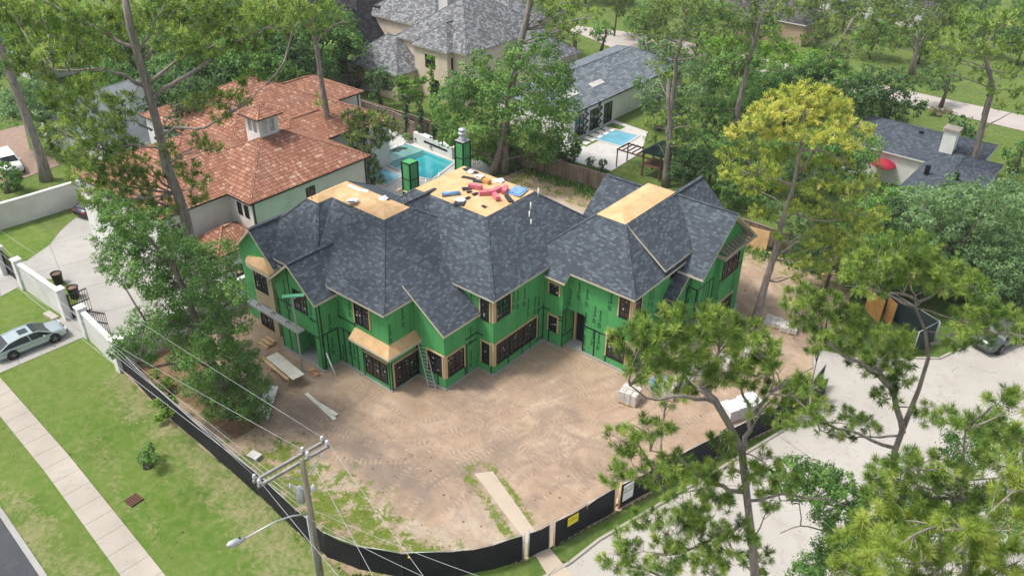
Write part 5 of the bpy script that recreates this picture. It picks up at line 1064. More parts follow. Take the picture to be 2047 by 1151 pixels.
c = G2(20, 338); car('parked_car', 'white SUV parked on brown paving at the left edge', 'car', (*c, .02), R_(-10), 4.8, 1.95, 1.7, 'white_car', 'suv')
c = G2(203, 418); car('parked_car', 'dark car mostly hidden behind the pine in the motor court', 'car', (*c, .02), R_(100), 4.7, 1.85, 1.45, 'grey_car', 'sedan')
c = G2(1182, 138); car('parked_car', 'dark sedan with bright windscreen behind the lattice hedge', 'car', (*c, .04), R_(200), 4.8, 1.9, 1.45, 'grey_car', 'sedan')
pw = G(1991, 722); an = math.atan2(*(G(2047, 700)-G(1950, 738))[1::-1][:2]) if 0 else R_(62); c = (pw[0]+1.55, pw[1]+1.75); 
an = R_(250); u = np.array([math.cos(an), math.sin(an)]); v = np.array([-u[1], u[0]]); fc = np.array(G2(1945, 705)); c = fc-u*2.7+np.array([.25, .35])
car('pickup_truck', 'dark green and pewter pickup truck parked by the right kerb', 'pickup truck', (*c, .03), an, 5.6, 1.95, 1.8, 'truck', 'pickup')
# lamp posts of the far road
for px, py, lab in [(1240, 138, 'black garden lamp post at the lattice hedge end'), (1962, 232, 'black lamp post by the far road on the right')]:
    c = G2(px, py); T = thing('lamp_post', lab, 'lamp post', (*c, 0)); b = MB(); b.tube([(*c, 0), (*c, 2.4)], .05, 6); b.build('pole', M['black'], T); b = MB(); b.lathe((*c, 2.4), [(.08, 0), (.16, .05), (.18, .35), (.05, .5)], 8); b.build('lantern', M['black'], T)

# garden of the pool house: vines on the wall and stepping slabs
for i, y in enumerate((40.2, 42.9)):
    T = thing('climbing_vine', ['climbing vine nearer the corner on the pool house wall', 'climbing vine further along the pool house wall'][i], 'vine', (-20.8, y, 0)); b = MB(); x = -20.86
    for k in range(7): b.tube([(x, y, .1+k*.4), (x+.03, y+(.35 if k % 2 else -.35), .3+k*.4), (x, y, .5+k*.4)], .09, 5)
    b.build('stem', M['leaf_dark'], T, uv=False)
for k in range(5):
    T = thing('stepping_slab', 'pale stepping slab in the grass strip by the pool house, number %s from the corner' % ('one', 'two', 'three', 'four', 'five')[k], 'paving slab', (-19.6, 38+k*1.25, .04), 0, 'stepping slabs by the pool house'); b = MB(); b.box(-.7, .7, -.42, .42, 0, .05); b.build('slab', M['stucco'], T, False)
sheet('grass_strip', [(-20.5, 37.2), (-18.6, 37.2), (-18.6, 45), (-20.5, 45)], .038, M['hedge_grass'])
# ================================================================== TREES AND PLANTS
yellow_top_y = 292
def tint_mesh(name, V, Fs, tint, mat, parent, world=True, k=4):
    V = np.asarray(V, np.float32); Fs = np.asarray(Fs, np.int32); me = bpy.data.meshes.new(name)
    me.vertices.add(len(V)); me.vertices.foreach_set('co', V.ravel()); me.loops.add(len(Fs)*k); me.loops.foreach_set('vertex_index', Fs.ravel())
    me.polygons.add(len(Fs)); me.polygons.foreach_set('loop_start', np.arange(len(Fs), dtype=np.int32)*k)
    at = me.attributes.new('tint', 'FLOAT', 'FACE'); at.data.foreach_set('value', np.clip(tint, 0, 1).astype(np.float32)); me.materials.append(mat); me.update(calc_edges=True)
    return link_mesh(name, me, parent, world)
def unit(n): v = rng.normal(size=(n, 3)); return v/np.linalg.norm(v, axis=1)[:, None]
def needles(C, D, size, k, wd):
    """C tuft centres, D outward directions -> thin pointed blades radiating from each twig end"""
    n = len(C); U = unit(n*k).reshape(n, k, 3); D = D[:, None, :]; dr = D*.75+U; dr /= np.linalg.norm(dr, axis=2)[..., None]
    L = size*rng.uniform(.65, 1.1, (n, k, 1)); base = C[:, None, :]+D*rng.uniform(-.5, .35, (n, k, 1))*size*.7
    tip = base+dr*L; tip[..., 2] -= L[..., 0]*.10*rng.random((n, k)); sd_ = np.cross(dr, D*1.1+np.array([0, 0, .5])+.55*unit(n*k).reshape(n, k, 3)); sd_ /= np.linalg.norm(sd_, axis=2)[..., None]+1e-9; sd_ *= wd
    mid = base+dr*L*.5
    V = np.stack([base, mid+sd_, tip, mid-sd_], 2).reshape(-1, 3); F_ = np.arange(n*k*4).reshape(-1, 4); return V, F_
def pine_foliage(cl, size, k, wd, dens, rg=None):
    """cl: list of (centre, radius, tintbase)"""
    Cs, Ds, T = [], [], []
    for c, r, tb in cl:
        n = max(8, int(2.1*dens*(r/size)**2)); u = unit(n); rad = rng.uniform(.35, 1., (n, 1))**.6; p = u*rad*np.array([1, 1, .62])*r
        p[:, 2] += .1*r; Cs.append(c+p); d = p/(np.linalg.norm(p, axis=1)[:, None]+1e-6)*.8+np.array([0, 0, .55]); d /= np.linalg.norm(d, axis=1)[:, None]; Ds.append(d); T.append(np.clip(tb+rng.normal(0, .27, n)+.12*u[:, 2]*0, 0, 1))
    C = np.concatenate(Cs); D = np.concatenate(Ds); t = np.concatenate(T); V, F_ = needles(C, D, size, k, wd*1.45); t = np.repeat(t, k)+rng.normal(0, .09, len(F_)); return V, F_, t, C
def leaf_foliage(cl, size, dens, sub=.33):
    Vs, T = [], []
    for c, r, tb in cl:
        ns = max(8, int(20*dens)); sc_ = unit(ns)*(rng.uniform(.3, 1., (ns, 1))**.5)*r*np.array([1, 1, .8])
        per = max(8, int(dens*15.0*(r/size)**2/ns)); rr = r*sub*rng.uniform(.6, 1.3, (ns, 1, 1))
        u = unit(ns*per).reshape(ns, per, 3); P = c+sc_[:, None, :]+u*rr*rng.uniform(.4, 1.05, (ns, per, 1))*np.array([1, 1, .75])
        tt = np.clip(tb+rng.normal(0, .17, (ns, 1))+rng.normal(0, .12, (ns, per)), 0, 1).ravel(); P = P.reshape(-1, 3); m_ = len(P)
        nrm = u.reshape(-1, 3)*.8+unit(m_)*.55+np.repeat(sc_/r, per, axis=0)*.5+np.array([0, 0, .55]); nrm /= np.linalg.norm(nrm, axis=1)[:, None]; t1 = np.cross(nrm, unit(m_)); t1 /= np.linalg.norm(t1, axis=1)[:, None]+1e-9; t2 = np.cross(nrm, t1)
        s1 = size*rng.uniform(.6, 1.2, (m_, 1))*.5; s2 = s1*.62
        Vs.append(np.stack([P-t1*s1, P+t2*s2-nrm*s1*.15, P+t1*s1, P-t2*s2-nrm*s1*.15], 1).reshape(-1, 3)); T.append(tt)
    V = np.concatenate(Vs); return V, np.arange(len(V)).reshape(-1, 4), np.concatenate(T)
def curve_pts(a, b, n=6, sag=.0, wob=.06):
    a, b = np.array(a), np.array(b); L = np.linalg.norm(b-a); P = []
    w = rng.normal(0, wob*L, 3)
    for t in np.linspace(0, 1, n): P.append(a+(b-a)*t+w*math.sin(math.pi*t)+np.array([0, 0, sag*L*4*t*(1-t)])+rng.normal(0, .012*L, 3)*(0 < t < 1))
    return P
def tree(name, label, cat, D, trunk, blobs, kind='pine', mat='needle', r0=.3, r1=.08, limbs=(), size=.3, k=20, wd=.012, dens=1., tb=.45, spread=.8, bark='bark', group=None, base=None, twigs=5, limb_r=.2, dead=0, yellow_top=None, sub=.33, nolimb=False, rk=1.):
    """trunk: photo points from the ground up; blobs: (x, y, radius in photo px[, depth offset m])"""
    if base is not None: bp = G(*base); D = DIST(bp)
    P = [VP(x, y, D) for x, y in trunk]
    if base is not None: P = [bp]+P
    elif P[0][2] > .3: P = [np.array([P[0][0]+(P[0][0]-P[1][0])*.5, P[0][1]+(P[0][1]-P[1][1])*.5, 0.])]+P
    P[0][2] = min(P[0][2], 0.) if base is None and P[0][2] < .3 else P[0][2]
    b0 = P[0]; T = thing(name, label, cat, (b0[0], b0[1], 0), 0, group)
    tm = MB(); n = len(P); H_ = P[-1][2]; rad = [r0+(r1-r0)*((max(p[2], 0))/max(H_, 1e-3))**.9 for p in P]; rad[0] *= 1.25
    # refine the trunk with small irregularities
    PP, RRd = [], []
    for i in range(n-1):
        m_ = max(1, int(np.linalg.norm(P[i+1]-P[i])/1.2))
        for j in range(m_): t = j/m_; PP.append(P[i]*(1-t)+P[i+1]*t+(rng.normal(0, .03, 3) if (i or j) else 0)); RRd.append((rad[i]*(1-t)+rad[i+1]*t)*rng.uniform(.94, 1.06))
    PP.append(P[-1]); RRd.append(rad[-1]); tm.tube(PP, RRd, 10)
    TP = np.array(PP); cl = []; W = max([b_[2] for b_ in blobs]+[1])/PXS(P[-1])
    LP = [TP]
    for lm in limbs:
        pts = [VP(x, y, D+(lm[1][i] if hasattr(lm[1], '__len__') else lm[1]*i/max(1, len(lm[0])-1))) for i, (x, y) in enumerate(lm[0])]
        q = []
        for i in range(len(pts)-1):
            for j in range(3): q.append(pts[i]*(1-j/3)+pts[i+1]*(j/3)+rng.normal(0, .04, 3))
        q.append(pts[-1]); tm.tube(q, list(np.linspace(lm[2], max(.02, lm[2]*.25), len(q))), 8); LP.append(np.array(q))
    AL = np.concatenate(LP); 
    for b_ in blobs:
        off = b_[3] if len(b_) > 3 else rng.uniform(-1, 1)*spread*3
        c = VP(b_[0], b_[1], D+off); r = rk*b_[2]/PXS(c); t = tb
        if yellow_top: t = tb+yellow_top*(1 if b_[1] < yellow_top_y else 0)
        cl.append((c, r, t+rng.normal(0, .05)))
        if nolimb: continue
        d = np.linalg.norm(AL-c, axis=1)+np.maximum(0, AL[:, 2]-c[2]+.25*np.linalg.norm(AL[:, :2]-c[:2], axis=1))*1.5; a_ = AL[np.argmin(d)]
        L = np.linalg.norm(c-a_); lr = min(limb_r*r0, .015+.012*L); q = curve_pts(a_, c, 6, .03, .06); tm.tube(q, list(np.linspace(lr, lr*.35, len(q))), 6)
        for _ in range(twigs):
            e = c+unit(1)[0]*r*np.array([.9, .9, .5]); s_ = q[rng.integers(3, len(q))]; tm.tube(curve_pts(s_, e, 4, .03, .08), [lr*.35, lr*.28, lr*.2, lr*.12], 4)
    for _ in range(dead):
        a_ = TP[rng.integers(len(TP)//3, len(TP))]; an = rng.uniform(0, 6.28); L = rng.uniform(1, 2.5); tm.tube(curve_pts(a_, a_+np.array([math.cos(an)*L, math.sin(an)*L, rng.uniform(-.2, .6)]), 5, 0, .1), [.05, .04, .03, .02, .01], 5)
    tm.build('trunk', M[bark], T, uv=False)
    if kind == 'pine': V, F_, tt, _ = pine_foliage(cl, size, k, wd, dens)
    else: V, F_, tt = leaf_foliage(cl, size, dens, sub)
    tint_mesh('crown', V, F_, tt, M[mat], T)
    return T
# ---- foreground pines on the right
tree('pine_tree', 'tall pine in the right foreground, its trunk running off the bottom edge', 'pine tree', 19.5, [(1512, 1230), (1506, 1151), (1496, 1010), (1484, 905), (1462, 850), (1430, 800), (1400, 775)],
    [(1262, 690, 42), (1300, 665, 45), (1345, 650, 42), (1395, 640, 42), (1440, 650, 40), (1480, 665, 40), (1310, 705, 45), (1365, 710, 50), (1420, 700, 45), (1490, 705, 35), (1530, 700, 30), (1280, 740, 35), (1340, 790, 35), (1390, 750, 40), (1445, 745, 38), (1500, 750, 35), (1540, 725, 28),
     (1242, 880, 30), (1282, 858, 30), (1330, 850, 25), (1222, 955, 18), (1265, 930, 32), (1310, 950, 35), (1345, 925, 32), (1400, 955, 38), (1450, 975, 35), (1490, 940, 32), (1530, 925, 28), (1440, 880, 25), (1370, 1010, 40), (1420, 1040, 40), (1345, 1060, 38), (1390, 1090, 42), (1450, 1100, 40), (1330, 1120, 35), (1250, 1085, 28), (1225, 1120, 28), (1275, 1130, 28), (1290, 1040, 25), (1480, 1060, 30), (1540, 1000, 26), (1570, 960, 24), (1420, 1140, 34), (1520, 1120, 28), (1620, 770, 26), (1550, 790, 25), (1590, 760, 20), (1520, 820, 22)],
    'pine', 'needle', .24, .10, [([(1484, 905), (1495, 860), (1500, 820), (1478, 770), (1440, 740)], 1.0, .09), ([(1430, 800), (1370, 790), (1310, 800), (1260, 770)], -1.0, .07), ([(1500, 830), (1560, 770), (1625, 735)], 1.2, .06), ([(1484, 985), (1420, 965), (1350, 915), (1300, 900)], -1.0, .08), ([(1496, 1040), (1440, 1065), (1370, 1105), (1300, 1110)], -.8, .08), ([(1496, 950), (1450, 930), (1410, 975), (1330, 990)], .8, .06), ([(1496, 1000), (1560, 990), (1640, 995), (1690, 1010)], .6, .055)],
    .27, 72, .0062, 2.0, .45, .6, twigs=9, rk=1.18)
tree('pine_tree', 'forked pine with long bare limbs standing over the concrete road on the right', 'pine tree', 26, [(1780, 960), (1790, 900), (1803, 860), (1835, 780), (1856, 715), (1848, 660), (1828, 615), (1830, 590)],
    [(1720, 545, 38), (1755, 520, 40), (1795, 505, 42), (1835, 498, 38), (1780, 545, 42), (1825, 540, 42), (1870, 540, 40), (1910, 555, 38), (1945, 575, 32), (1740, 575, 32), (1880, 575, 32), (1700, 565, 25), (1590, 600, 28), (1620, 600, 34), (1655, 610, 36), (1600, 640, 28), (1650, 650, 38), (1695, 640, 34), (1700, 680, 36), (1745, 690, 38), (1790, 680, 34), (1760, 730, 36), (1800, 720, 32), (1640, 690, 30), (1720, 730, 28), (1800, 760, 28), (1935, 645, 34), (1975, 630, 38), (2015, 645, 36), (1960, 680, 26), (1915, 690, 22), (2040, 670, 22), (1770, 790, 26), (1850, 830, 26), (1720, 850, 20),
     (1580, 780, 24), (1610, 800, 30), (1640, 820, 28), (1600, 835, 28), (1570, 850, 22), (1650, 860, 20), (1700, 835, 22), (1735, 850, 22), (1690, 870, 18)],
    'pine', 'needle', .30, .035, [([(1803, 860), (1790, 790), (1760, 745), (1700, 720), (1650, 675)], -1.5, .13), ([(1858, 690), (1910, 665), (1960, 655), (2010, 670)], .5, .07), ([(1830, 610), (1870, 585), (1920, 580)], .6, .07), ([(1830, 600), (1790, 585), (1740, 590)], -.6, .07), ([(1790, 895), (1720, 870), (1650, 845), (1600, 830)], -.8, .08), ([(1795, 870), (1740, 870), (1700, 878), (1640, 860)], .8, .05)],
    .28, 60, .0072, 2.0, .45, .6, twigs=8, rk=1.16)
tree('pine_tree', 'dense bright pine filling the lower right corner with big needle tufts', 'pine tree', 13.2, [(1900, 1330), (1895, 1200), (1885, 1130), (1880, 1060)],
    [(1760, 1060, 60), (1810, 1040, 55), (1850, 1090, 60), (1765, 1120, 55), (1820, 1140, 55), (1905, 1130, 60), (1960, 1100, 62), (2020, 1060, 60), (2040, 1120, 60), (1990, 1150, 55), (1740, 1160, 45), (2010, 1000, 50), (2050, 950, 50), (1700, 1090, 40), (1690, 1140, 42), (1930, 1060, 55)],
    'pine', 'needle_lime', .20, .02, [], .27, 100, .0045, 1.9, .45, .5, twigs=5)
tree('pine_tree', 'darker green pine behind the bright one at lower right', 'pine tree', 17.5, [(1930, 1250), (1925, 1100), (1920, 960), (1930, 860)],
    [(1770, 950, 42), (1815, 935, 42), (1860, 935, 42), (1900, 950, 45), (1795, 980, 45), (1850, 985, 48), (1905, 1000, 48), (1950, 975, 45), (1920, 1040, 40), (1870, 1030, 40), (1740, 975, 32), (1900, 840, 32), (1935, 850, 34), (1970, 845, 34), (2005, 865, 40), (2040, 800, 36), (2000, 810, 28), (2040, 880, 40), (1990, 920, 42), (2035, 940, 40)],
    'pine', 'needle', .22, .02, [([(1920, 1000), (1960, 985), (2060, 965)], 0, .07)], .26, 72, .006, 2.0, .40, .5, twigs=6)
tree('broadleaf_tree', 'dark small leaved tree with bare twigs between the road and the lower right pines', 'tree', 24, [(1735, 1240), (1728, 1151), (1722, 1080), (1700, 1010)],
    [(1580, 935, 28), (1610, 945, 30), (1650, 950, 26), (1560, 960, 22), (1640, 985, 28), (1680, 965, 26), (1700, 1000, 32), (1740, 1020, 36), (1650, 1030, 26), (1690, 1060, 34), (1660, 1100, 30), (1700, 1110, 38), (1620, 1130, 26), (1660, 1150, 30), (1750, 1080, 38), (1990, 870, 40), (1930, 900, 40), (1960, 1030, 50), (1880, 1070, 40), (1820, 1020, 45), (2020, 1010, 45), (1590, 985, 20), (1600, 1150, 24)],
    'leaf', 'leaf_mid', .2, .08, [([(1722, 1060), (1680, 1010), (1620, 1000), (1560, 1000)], 0, .05), ([(1725, 1100), (1660, 1060), (1600, 1050), (1560, 1065)], .6, .04)], .12, dens=2.4, rk=1.25, tb=.42, bark='bark_grey', spread=.5, dead=4)
# ---- yellow pine by the right wing
tree('pine_tree', 'yellow green pine with golden top and long bare leaning trunk right of the green house', 'pine tree', 0, [(1520, 600), (1545, 520), (1562, 450), (1580, 390), (1594, 340), (1602, 290), (1606, 230)],
    [(1545, 207, 30), (1580, 192, 30), (1615, 186, 30), (1650, 198, 30), (1680, 220, 32), (1520, 225, 28), (1560, 225, 34), (1605, 225, 36), (1645, 240, 34), (1695, 250, 24), (1500, 250, 24), (1535, 260, 30), (1580, 265, 30), (1625, 275, 30), (1665, 275, 26),
     (1470, 268, 24), (1490, 300, 28), (1450, 310, 22), (1520, 300, 26), (1470, 345, 26), (1530, 340, 32), (1500, 375, 26), (1550, 370, 28), (1570, 310, 26), (1610, 330, 24), (1700, 290, 26), (1730, 262, 20), (1650, 320, 26), (1690, 330, 20), (1620, 380, 28), (1660, 365, 26), (1700, 385, 26), (1740, 360, 20), (1450, 350, 18), (1590, 415, 22), (1640, 430, 30), (1690, 425, 32), (1735, 450, 28), (1760, 430, 20), (1660, 470, 32), (1700, 480, 30), (1620, 480, 26), (1540, 430, 20), (1510, 425, 18), (1600, 520, 24), (1640, 530, 24), (1560, 470, 16), (1670, 510, 22), (1600, 560, 16)],
    'pine', 'needle_yellow', .34, .06, [([(1600, 300), (1640, 300), (1700, 330)], 0, .12), ([(1590, 370), (1560, 360), (1510, 350)], 0, .12), ([(1575, 420), (1630, 440), (1700, 440)], 0, .1), ([(1597, 345), (1630, 300), (1700, 262)], 0, .1)], .34, 24, .017, 2.6, .34, .9, base=(1507, 652), twigs=3, yellow_top=.42)
# ---- big pine on the left
tree('pine_tree', 'huge pine with spreading grey limbs at upper left, rising behind the oak', 'pine tree', 0, [(440, 640), (425, 590), (403, 536), (382, 484), (368, 429), (355, 387), (334, 337), (313, 243), (292, 167), (275, 104), (261, 52), (247, -20)],
    [(30, 30, 40), (80, 20, 42), (130, 40, 44), (180, 60, 40), (60, 80, 40), (110, 90, 42), (40, 125, 34), (160, 110, 34), (90, 140, 34), (220, 20, 42), (260, 50, 36), (310, 30, 44), (360, 20, 44), (400, 50, 44), (440, 20, 42), (480, 50, 42), (530, 25, 42), (560, 60, 30), (340, 80, 38), (385, 100, 34), (430, 90, 34), (230, 100, 30), (500, 90, 28), (590, 30, 30), (140, 185, 30), (180, 175, 30), (110, 200, 24), (150, 225, 34), (200, 215, 32), (240, 205, 26), (120, 260, 26), (170, 270, 38), (215, 255, 34), (250, 245, 26), (155, 310, 34), (200, 310, 40), (245, 300, 34), (180, 350, 36), (230, 350, 38), (270, 330, 28), (220, 395, 38), (270, 385, 34), (300, 360, 24), (180, 395, 24),
     (390, 205, 22), (425, 200, 24), (460, 190, 20), (500, 160, 24), (440, 230, 18), (490, 200, 14), (400, 285, 20), (425, 300, 16), (345, 325, 24), (375, 345, 24), (400, 365, 20), (330, 300, 18), (290, 425, 28), (330, 410, 26), (250, 430, 28), (395, 395, 18)],
    'pine', 'needle', .46, .20, [([(306, 195), (345, 168), (393, 139), (452, 94), (546, 49)], 2, .17), ([(302, 167), (334, 136), (375, 115), (434, 87)], -2, .13), ([(288, 174), (243, 146), (208, 139), (104, 139)], -1, .13), ([(313, 275), (351, 257), (410, 254), (480, 215), (532, 170)], -2.5, .11), ([(270, 98), (222, 73), (139, 28), (87, 0)], 0, .13), ([(292, 122), (313, 70), (348, 21)], 1, .12), ([(306, 262), (270, 243), (210, 235), (170, 210)], -1, .08), ([(325, 300), (270, 290), (210, 300)], -1, .07), ([(275, 110), (300, 60), (330, 5)], 0, .1)],
    .38, 22, .020, 2.1, .44, 1.3, base=(458, 705), twigs=4, rk=1.22)
tree('pine_tree', 'bare leaning pine trunk at the left edge above the white garden wall', 'pine tree', 0, [(84, 325), (70, 280), (40, 200), (10, 120), (-20, 50)], [(0, 20, 40), (-30, 0, 50), (40, -10, 40), (20, 60, 24)], 'pine', 'needle', .52, .3, [], .45, 12, .03, 1.3, .45, base=(93, 360))
tree('pine_tree', 'slim straight pine trunk crossing the right end of the tile roof', 'pine tree', 0, [(668, 340), (660, 270), (645, 180), (632, 90), (622, 30), (612, -30)], [(550, 15, 36), (590, 30, 34), (620, 15, 36), (660, 25, 36), (640, 60, 24), (560, 50, 26), (600, -10, 40), (643, 210, 14), (640, 195, 10)], 'pine', 'needle', .34, .16, [([(630, 60), (600, 45), (560, 40)], 0, .1), ([(632, 80), (670, 50), (700, 40)], 0, .1)], .42, 14, .026, 1.7, .5, base=(674, 372), dead=8)
tree('pine_tree', 'tall pine with clean trunk rising in front of the slate roofed house', 'pine tree', 0, [(1009, 310), (1010, 250), (1022, 180), (1040, 90), (1062, 0), (1072, -40)], [(1090, 15, 30), (1130, 20, 32), (1165, 10, 30), (1110, 55, 28), (1150, 50, 26), (1080, -15, 36), (1190, 30, 20), (1140, 80, 18)], 'pine', 'needle', .46, .26, [], .45, 13, .03, 1.7, .55, base=(1008, 345), dead=3)
tree('pine_tree', 'small bushy pine at the corner of the villa pool deck', 'pine tree', 0, [(737, 350), (742, 300), (740, 250)], [(705, 235, 22), (730, 245, 26), (755, 240, 24), (775, 265, 22), (710, 270, 22), (745, 280, 26), (700, 310, 24), (725, 320, 28), (705, 345, 20), (740, 340, 20), (790, 250, 14), (760, 360, 12), (735, 365, 14)], 'pine', 'needle_dark', .15, .06, [], .4, 16, .026, 3.0, .45, .5, base=(738, 398), rk=1.15)
# ---- oak in front at left
tree('oak_tree', 'leafy live oak in front of the villa, leaning over the mulch bed', 'oak tree', 0, [(455, 800), (430, 740), (400, 660), (370, 580), (340, 520)],
    [(215, 400, 26), (240, 425, 34), (275, 450, 36), (310, 440, 34), (220, 470, 34), (260, 495, 42), (310, 500, 44), (355, 490, 40), (215, 520, 28), (250, 545, 34), (300, 550, 44), (350, 550, 46), (400, 520, 40), (440, 500, 34), (450, 545, 34), (400, 570, 44), (330, 605, 44), (380, 620, 46), (430, 610, 42), (475, 580, 30), (290, 640, 34), (330, 660, 40), (380, 675, 44), (430, 665, 42), (470, 640, 32), (250, 675, 26), (290, 700, 30), (240, 700, 18), (400, 720, 42), (445, 715, 40), (485, 700, 32), (400, 765, 36), (440, 770, 42), (480, 755, 40), (515, 770, 30), (430, 810, 30), (475, 810, 38), (515, 815, 30), (500, 730, 28), (455, 840, 22), (360, 720, 28), (210, 430, 20), (230, 700, 16)],
    'leaf', 'leaf_mid', .34, .14, [([(430, 740), (380, 715), (300, 735), (250, 690)], -1, .14), ([(400, 660), (450, 610), (480, 580)], 1, .12), ([(340, 520), (290, 470), (230, 430)], 0, .12), ([(400, 660), (340, 640), (290, 640)], -1, .1)], .15, dens=1.7, tb=.45, rk=1.1, bark='bark_oak', spread=.8, base=(470, 835), sub=.36)
